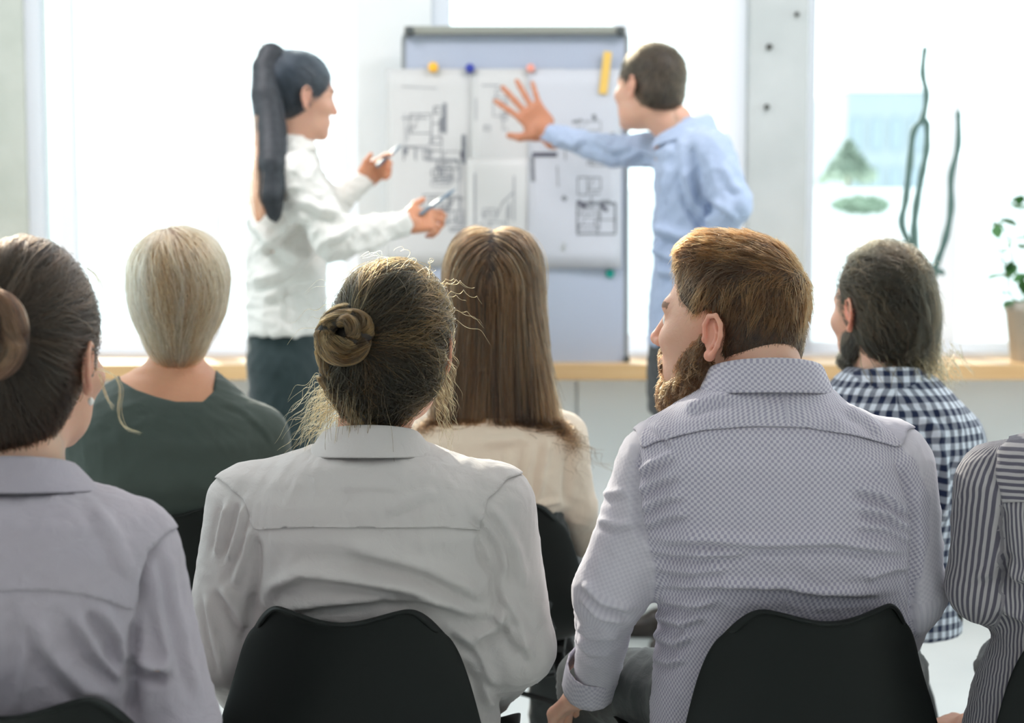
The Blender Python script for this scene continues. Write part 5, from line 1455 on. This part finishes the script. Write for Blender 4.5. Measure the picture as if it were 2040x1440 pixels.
def flow6(q, t):
    L = H6.loc(q); top = np.clip((L[:, 2] - .05) / .08, 0, 1)
    v = np.stack([np.sign(L[:, 0] + .003) * (.25 + .9 * top) * (top > 0), -.35 * top, -1 + .2 * top], 1)
    v[:, 0] += .10 * np.clip(-(L[:, 2] + .12) / .1, 0, 1) * np.sign(L[:, 0])
    return v @ H6.R.T
L = H6.loc(hV)
s_ = trace(pick(hV, 5200, 7, L[:, 2] > -.10), h6, flow6, n=20, step=.0148, lift=.003, seed=31, jitter=.035, end_lift=.006)
p6.strands('hair_strands', clumped(s_, 60, .6), hm, .00055, ho)
place_chair(c6, 3.62, -4, 'black shell chair under the long-haired woman in the cream blouse, second row')

# ---- 7. man in the navy checked shirt
H7 = Head(P(1752, 620, Y6 + .04), yaw=28, pitch=-2, k=1.02)
t7 = loft_rows([(735, 1692, 1845, .066, .02), (752, 1668, 1868, .080, .01), (778, 1640, 1892, .092, 0), (806, 1618, 1915, .104, -.005), (845, 1600, 1932, .114, -.01), (900, 1590, 1938, .12, -.01), (980, 1598, 1925, .118, -.005), (1060, 1605, 1915, .116, .01), (1200, 1600, 1920, .12, .03), (1260, 1600, 1920, .12, .03)], Y6)
arms7 = [(P(1622, 880, Y6), P(1590, 1040, Y6 + .02), P(1650, 1120, Y6 + .24), ((.052, .046), (.044, .036))),
         (P(1908, 880, Y6), P(1912, 1020, Y6 + .03), P(1880, 1105, Y6 + .24), ((.052, .048), (.045, .036)))]
f7 = [([(1640, 800), (1740, 790), (1850, 815), (1900, 850)], 6, .003, 'seam'), ([(1870, 880), (1880, 960), (1875, 1050)], 10, .008, 'ridge'), ([(1900, 900), (1905, 980), (1900, 1050)], 9, .006, 'valley'), ([(1830, 830), (1860, 850), (1880, 880)], 9, .005, 'ridge')]
M_sh7 = cloth('navy_checked_shirt', (.72, .76, .84), dark=(.010, .018, .055), pattern='check', period=.0255, base2=(.68, .73, .82))
c7 = P(1765, 900, Y6)[0]
leg7 = seated_legs(A((c7, 3.53, .52)), .19, A((c7 - .13, 3.95, .50)), A((c7 + .13, 3.95, .50)), A((c7 - .11, 3.93, 0)), A((c7 + .12, 3.93, 0)))
hands7 = [hand_prims(arms7[0][2], (.7, .5, -.2), (0, 0, -1), (.3, 1, .2), (35, 35, 40, 40))[0], hand_prims(arms7[1][2], (-.7, .5, -.2), (0, 0, -1), (-.3, 1, .2), (35, 35, 40, 40))[0]]
p7 = build_person('man with swept-back brown hair in a navy and white checked shirt, second row right', Y6, H7, t7, arms7, hands7, M_sh7, M_skin, A((c7, Y6 + .1, 0)), leg7, f7,
                  vox=.0055, hv=.004, man=True, neck=P(1768, 765, Y6 + .01), neckr=.056, wr=.001, wseed=41, hand_vox=.005, tint=dict(ear=(.85, .30, .2), earw=.6),
                  collar=dict(c=P(1762, 768, Y6 + .01), rw=.074, rd=.068, hgt=.042, fall=.045, n=64, flare=.018, open_front=.5, rot=.1))
h7 = [H7.ell((0, -.016, .038), (.083, .102, .099)), H7.ell((0, -.055, -.03), (.078, .056, .07), k=.03), H7.ell((.030, -.055, -.078), (.055, .036, .042), k=.025), H7.ell((.012, -.092, -.01), (.040, .030, .055), k=.025),
      H7.box((0, .140, -.02), (.12, .10, .13), k=.02, op='sub'), H7.ell((-.088, .010, -.018), (.020, .034, .045), k=.01, op='sub'), H7.ell((.088, .010, -.018), (.020, .034, .045), k=.01, op='sub')]
ho, hV, hQ, hN, hm = add_hair(p7, h7, .005, ST_ASH)
def flow7(q, t):
    L = H7.loc(q); v = np.stack([.12 - L[:, 0] * 1.5, np.full(len(L), -.55), -.25 - np.clip((.05 - L[:, 2]) / .08, 0, 1) * .9], 1)
    return v @ H7.R.T
s_ = trace(pick(hV, 4600, 8), h7, flow7, n=14, step=.0095, lift=.004, seed=41, jitter=.34, end_lift=.012)
p7.strands('hair_strands', curlup(clumped(s_, 60, .7), .0042, 1.0, 5), hm, .00055, ho)
rs = np.random.RandomState(5)
an = [H7.w((.02 + .045 * rs.randn(), -.085 + .01 * rs.randn(), -.09 + .02 * rs.randn())) for i in range(260)]
di = [H7.R @ A((.35 + .4 * rs.randn(), -.25, -.9)) for i in range(260)]
p7.strands('hair_ends', wisps(an, di, 10, .055, .003, .8, 6, -.1), hairmat('end_strand', [(0, (.02, .015, .007)), (.5, (.06, .038, .016)), (1, (.22, .14, .06))]), .0007, ho, label='curled light hair ends at the nape')
bd = [H7.ell((0, .055, -.098), (.052, .046, .030)), H7.ell((-.058, .018, -.066), (.012, .030, .036), k=.02), H7.ell((.058, .018, -.066), (.012, .030, .036), k=.02)]
bo, bV, bQ, bN, bm_ = add_hair(p7, bd, .005, ST_ASH, name='beard')
p7.strands('beard_strands', trace(pick(bV, 900, 9), bd, lambda q, t: (H7.R @ A((0, .2, -1)))[None] + 0 * q, n=5, step=.004, lift=.001, seed=8, jitter=.3, end_lift=.006), bm_, .0005, bo)
place_chair(c7 - .07, 3.62, 3, 'black shell chair under the man in the checked shirt, second row')

# ================================================================== presenters
# ---- 8. woman with a long dark ponytail, in profile
Y8 = 4.95
H8 = Head(P(597, 194, Y8), yaw=-63, pitch=-6, k=.97)
t8 = loft_rows([(268, 560, 606, .060, .0), (285, 535, 622, .085, 0), (305, 518, 634, .120, 0), (335, 505, 640, .165, 0), (380, 500, 642, .180, 0), (440, 494, 646, .175, 0), (500, 490, 652, .165, 0), (560, 490, 648, .17, 0), (620, 492, 650, .185, 0), (662, 494, 652, .19, 0)], Y8, n=2.1)
arms8 = [(P(590, 345, Y8 - .165), P(668, 478, Y8 - .20), P(800, 447, Y8 - .12), ((.060, .056), (.058, .036))),
         (P(600, 345, Y8 + .165), P(655, 415, Y8 + .26), P(722, 362, Y8 + .28), ((.058, .050), (.048, .032)))]
f8 = [([(510, 500), (560, 470), (600, 430)], 10, .010, 'ridge'), ([(500, 560), (560, 545), (620, 500)], 12, .010, 'ridge'), ([(500, 440), (540, 480), (600, 520)], 12, .010, 'ridge'), ([(520, 600), (570, 570), (640, 560)], 10, .008, 'ridge'),
      ([(650, 480), (680, 470), (700, 455)], 9, .008, 'ridge'), ([(690, 500), (740, 490), (780, 470)], 9, .008, 'ridge'), ([(600, 400), (640, 420), (680, 430)], 10, .008, 'ridge'), ([(560, 560), (570, 610), (572, 655)], 9, .006, 'valley')]
M_sh8 = cloth('offwhite_blouse', (.80, .78, .73), base2=(.76, .75, .71), bump=.2)
c8 = P(565, 700, Y8)[0]
fl, frt = A((c8 - .04, Y8 + .10, 0)), A((c8 + .03, Y8 - .10, 0))
def standing_legs(cx, cy, foots, hipw, hipd, waist_px, Y, knee_off=(0, 0), facing=(1, 0)):
    tro, skn, shoes = [], [], []
    fx, fy = facing
    for fo, sy in foots:
        hp = A((cx, cy, .86)) + A(sy) * 1.0
        kn = (hp + fo) / 2 + A((fx * .02, fy * .02, .04))
        tro += [sm_cone(hp, kn, .088, .060, .03), sm_cone(kn, fo + A((0, 0, .08)), .060, .046, .02)]
        skn += [sm_cone(hp, kn, .070, .045, .03), sm_cone(kn, fo + A((0, 0, .05)), .045, .030, .02), sm_cone(fo + A((0, 0, .05)), fo + A((fx * .12, fy * .12, .03)), .028, .02, .02)]
        shoes.append([sm_cone(fo + A((-fx * .03, -fy * .03, .045)), fo + A((fx * .05, fy * .05, .05)), .042, .038, .02), sm_cone(fo + A((fx * .05, fy * .05, .032)), fo + A((fx * .17, fy * .17, .025)), .040, .026, .03),
                      sm_cone(fo + A((-fx * .05, -fy * .05, .014)), fo + A((fx * .17, fy * .17, .012)), .014, .012, .02)])
    return tro, skn, shoes
leg8 = standing_legs(c8 + .01, Y8, [(fl, (0, .085, 0)), (frt, (0, -.085, 0))], .11, .17, None, Y8, facing=(1, 0))
leg8[0].append(loft_rows([(655, 496, 648, .165, 0), (720, 494, 655, .182, 0), (800, 500, 650, .18, 0), (860, 512, 640, .17, 0)], Y8, n=2.2))
hR, _, thR = hand_prims(P(803, 444, Y8 - .115), (1.0, .10, .12), (.1, .75, -.4), (.2, -.2, 1), (30, 42, 50, 55), spread=3, thumb=5, s=.95)
hL, _, thL = hand_prims(P(722, 362, Y8 + .28), (.78, .10, .62), (.35, -.9, -.2), (-.5, -.2, .8), (24, 42, 50, 55), spread=2, thumb=40, s=.84)
p8 = build_person('standing woman with a long dark ponytail and off-white blouse pointing at the flip chart', Y8, H8, t8, arms8, [hR, hL], M_sh8, M_skin, A((c8, Y8, 0)), leg8, f8,
                  vox=.007, hv=.0045, neck=P(584, 288, Y8), neckr=.045, wr=.0035, wseed=51, shirt_name='blouse', hand_vox=.004, handtint=(.55, .22, .10), trousermat=M_trouteal, foldback=True,
                  collar=dict(c=P(580, 290, Y8), rw=.062, rd=.062, hgt=.035, fall=.035, n=40, flare=.015, open_front=.5, rot=-1.4, tiltf=.3))
h8 = [H8.ell((0, -.014, .038), (.084, .104, .094)), H8.ell((0, -.045, -.025), (.068, .052, .055), k=.03), H8.ell((0, .150, -.035), (.12, .105, .125), k=.02, op='sub'),
      H8.ell((.088, .006, -.022), (.024, .034, .042), k=.01, op='sub'), H8.ell((-.088, .006, -.022), (.024, .034, .042), k=.01, op='sub')]
ho, hV, hQ, hN, hm = add_hair(p8, h8, .006, ST_BLACK)
tail_px = [(560, 118, .030), (540, 112, .036), (528, 135, .034), (530, 190, .040), (540, 260, .042), (541, 330, .040), (541, 390, .033), (546, 425, .020), (550, 442, .004)]
tail_y = [0, -.03, -.05, -.09, -.13, -.20, -.225, -.225, -.225]
tp = [P(x, y, Y8 + tail_y[i]) for i, (x, y, r) in enumerate(tail_px)]
tail = [sm_cone(tp[i], tp[i + 1], tail_px[i][2], tail_px[i + 1][2], .012) for i in range(len(tp) - 1)]
V, Q = isosurf(tail, .006, smooth=2)
po = p8.part('ponytail', V, Q, hairmat('ponytail_base', [(a, tuple(x * .55 for x in c)) for a, c in ST_BLACK], base=True), parent=ho, label='long dark ponytail hanging down the back')
rs = np.random.RandomState(3); PT = []
for i in range(1500):
    a, rr = rs.rand() * 6.28, math.sqrt(rs.rand()); q = []
    for j, c in enumerate(tp[1:]): q.append(c + A((math.cos(a), math.sin(a) * .9, 0)) * rr * tail_px[j + 1][2] * 1.05)
    PT.append(q)
PT = np.array(PT); tt = np.linspace(0, PT.shape[1] - 1, 20); PT = np.stack([np.stack([np.array([np.interp(tt, range(PT.shape[1]), PT[i, :, k]) for k in range(3)]).T for i in range(len(PT))])])[0]
p8.strands('ponytail_strands', PT, hm, .0008, po)
PB = PT[:160].copy(); PB[:, :, 0] += -.045 * np.linspace(0, 1, 20)[None] ** 1.5 - .004; PB = PB[:, 7:]
p8.strands('ponytail_strands', PB, hairmat('ponytail_brown', [(0, (.12, .05, .03)), (.6, (.30, .13, .08)), (1, (.45, .22, .14))]), .0008, po, label='brown-tinted outer hair of the ponytail')
crown = tp[1]
s_ = trace(pick(hV, 2200, 10), h8[:1] + h8[1:], lambda q, t: (crown - q) / np.linalg.norm(crown - q, axis=1)[:, None], n=10, step=.012, lift=.002, seed=51, jitter=.08)
p8.strands('hair_strands', s_, hm, .0007, ho)
M_pen = mat('grey_blue_pen', (.16, .22, .28), rough=.3)
def pen(a, b, label):
    a, b = A(a), A(b); d = Vector(b - a); L = d.length
    t = MB(); t.lathe((0, 0, 0), [(.003, 0), (.0052, .003), (.0052, L * .86), (.0045, L * .88), (.0012, L)], 14)
    o = t.build('pen', M_pen, None, True); o.location = a; o.rotation_euler = d.to_track_quat('Z', 'Y').to_euler()
    MB().box((0, .0062, .02), (.003, .0015, .035)).build('clip', M_bframe, o)
    return setp(o, label, 'pen', 'pens held by the presenting woman')
pen(P(836, 428, Y8 - .12), P(908, 376, Y8 - .05), 'dark pen in the lower, nearer hand of the ponytailed woman')
pen(P(750, 332, Y8 + .235), P(800, 288, Y8 + .30), 'pen in the upper, farther hand of the ponytailed woman')

# ---- 9. man in the light blue shirt, arm stretched across the chart
Y9 = 5.10
H9 = Head(P(1293, 178, Y9 + .02), yaw=42, pitch=0, roll=6, k=1.0)
t9 = loft_rows([(236, 1345, 1402, .055, .0), (252, 1332, 1418, .080, 0), (272, 1318, 1436, .110, 0), (300, 1306, 1448, .140, 0), (340, 1302, 1450, .150, 0), (400, 1302, 1440, .145, 0), (450, 1298, 1432, .138, 0), (520, 1300, 1428, .135, 0), (590, 1294, 1438, .145, 0), (640, 1292, 1445, .15, 0), (690, 1292, 1448, .15, 0)], Y9, n=2.2)
arms9 = [(P(1342, 296, Y9 + .10), P(1222, 302, Y9 + .22), P(1098, 268, Y9 + .34), ((.058, .046), (.046, .034))),
         (P(1418, 300, Y9 - .13), P(1462, 408, Y9 - .20), P(1415, 500, Y9 - .12), ((.062, .050), (.048, .036)))]
f9 = [([(1330, 330), (1320, 400), (1318, 480), (1312, 560)], 8, .008, 'ridge'), ([(1345, 250), (1340, 300), (1330, 340)], 8, .006, 'valley'), ([(1360, 330), (1380, 400), (1420, 450)], 10, .010, 'ridge'), ([(1370, 280), (1385, 340), (1390, 420)], 10, .010, 'valley'),
      ([(1300, 450), (1350, 470), (1400, 470)], 10, .010, 'ridge'), ([(1300, 490), (1350, 520), (1400, 510)], 10, .008, 'ridge'), ([(1310, 540), (1360, 545), (1410, 560)], 10, .008, 'ridge'), ([(1440, 330), (1460, 370), (1480, 385)], 8, .006, 'ridge'), ([(1420, 400), (1450, 420), (1470, 440)], 8, .007, 'ridge'),
      ([(1110, 275), (1140, 290), (1170, 275)], 7, .005, 'ridge'), ([(1180, 275), (1220, 300), (1270, 290)], 8, .006, 'ridge'), ([(1240, 320), (1280, 300), (1320, 310)], 8, .006, 'ridge')]
M_sh9 = cloth('light_blue_shirt', (.44, .53, .70), base2=(.40, .49, .67), bump=.2)
c9 = P(1370, 700, Y9)[0]
leg9 = standing_legs(c9, Y9, [(A((c9 - .02, Y9 + .12, 0)), (0, .09, 0)), (A((c9 + .08, Y9 - .10, 0)), (0, -.09, 0))], .12, .16, None, Y9, facing=(-1, 0))
leg9[0].append(loft_rows([(680, 1294, 1446, .148, 0), (740, 1288, 1450, .165, 0), (820, 1292, 1446, .17, 0)], Y9, n=2.2))
h9p, _, _ = hand_prims(P(1092, 268, Y9 + .345), (-.62, .18, .78), (.12, 1, -.1), (-.8, 0, -.6), (6, 5, 5, 8), spread=12, thumb=2, s=1.18)
h9q, _, _ = hand_prims(arms9[1][2], (-.6, .1, -.7), (-.4, .9, 0), (-.5, 0, .6), (35, 40, 45, 50), s=1.0)
p9 = build_person('standing man in a light blue shirt with his open hand on the flip chart', Y9, H9, t9, arms9, [h9p, h9q], M_sh9, M_skin_tan, A((c9, Y9, 0)), leg9, f9,
                  vox=.007, hv=.0045, man=True, neck=P(1345, 262, Y9), neckr=.050, wr=.003, wseed=61, hand_vox=.0035, handtint=(.50, .18, .08), trousermat=M_troudark,
                  collar=dict(c=P(1362, 262, Y9), rw=.075, rd=.07, hgt=.045, fall=.045, n=48, flare=.018, open_front=.55, rot=1.2, tiltf=.9))
p9.o.data.materials[0] = M_skin
# the raised hand is the tanned colour of the photograph: same skin, its own tint
me = p9.o.data; tn = me.attributes['tint']; arr = np.empty(len(me.vertices) * 4, np.float32); tn.data.foreach_get('color', arr); arr = arr.reshape(-1, 4)
h9 = [H9.ell((0, -.014, .040), (.083, .104, .094)), H9.ell((0, -.052, -.022), (.072, .054, .05), k=.03), H9.ell((0, .135, -.03), (.11, .085, .115), k=.012, op='sub'),
      H9.ell((.088, .004, -.018), (.024, .032, .045), k=.008, op='sub'), H9.ell((-.088, .004, -.018), (.024, .032, .045), k=.008, op='sub')]
ho, hV, hQ, hN, hm = add_hair(p9, h9, .006, [(0, (.03, .025, .015)), (.5, (.045, .032, .02)), (.85, (.09, .06, .035)), (1, (.16, .11, .06))])
s_ = trace(pick(hV, 2600, 12), h9, lambda q, t: (H9.R @ A((0, .3, -.6)))[None] + 0 * q, n=5, step=.005, lift=.001, seed=61, jitter=.3, end_lift=.006)
p9.strands('hair_strands', s_, hm, .0007, ho)
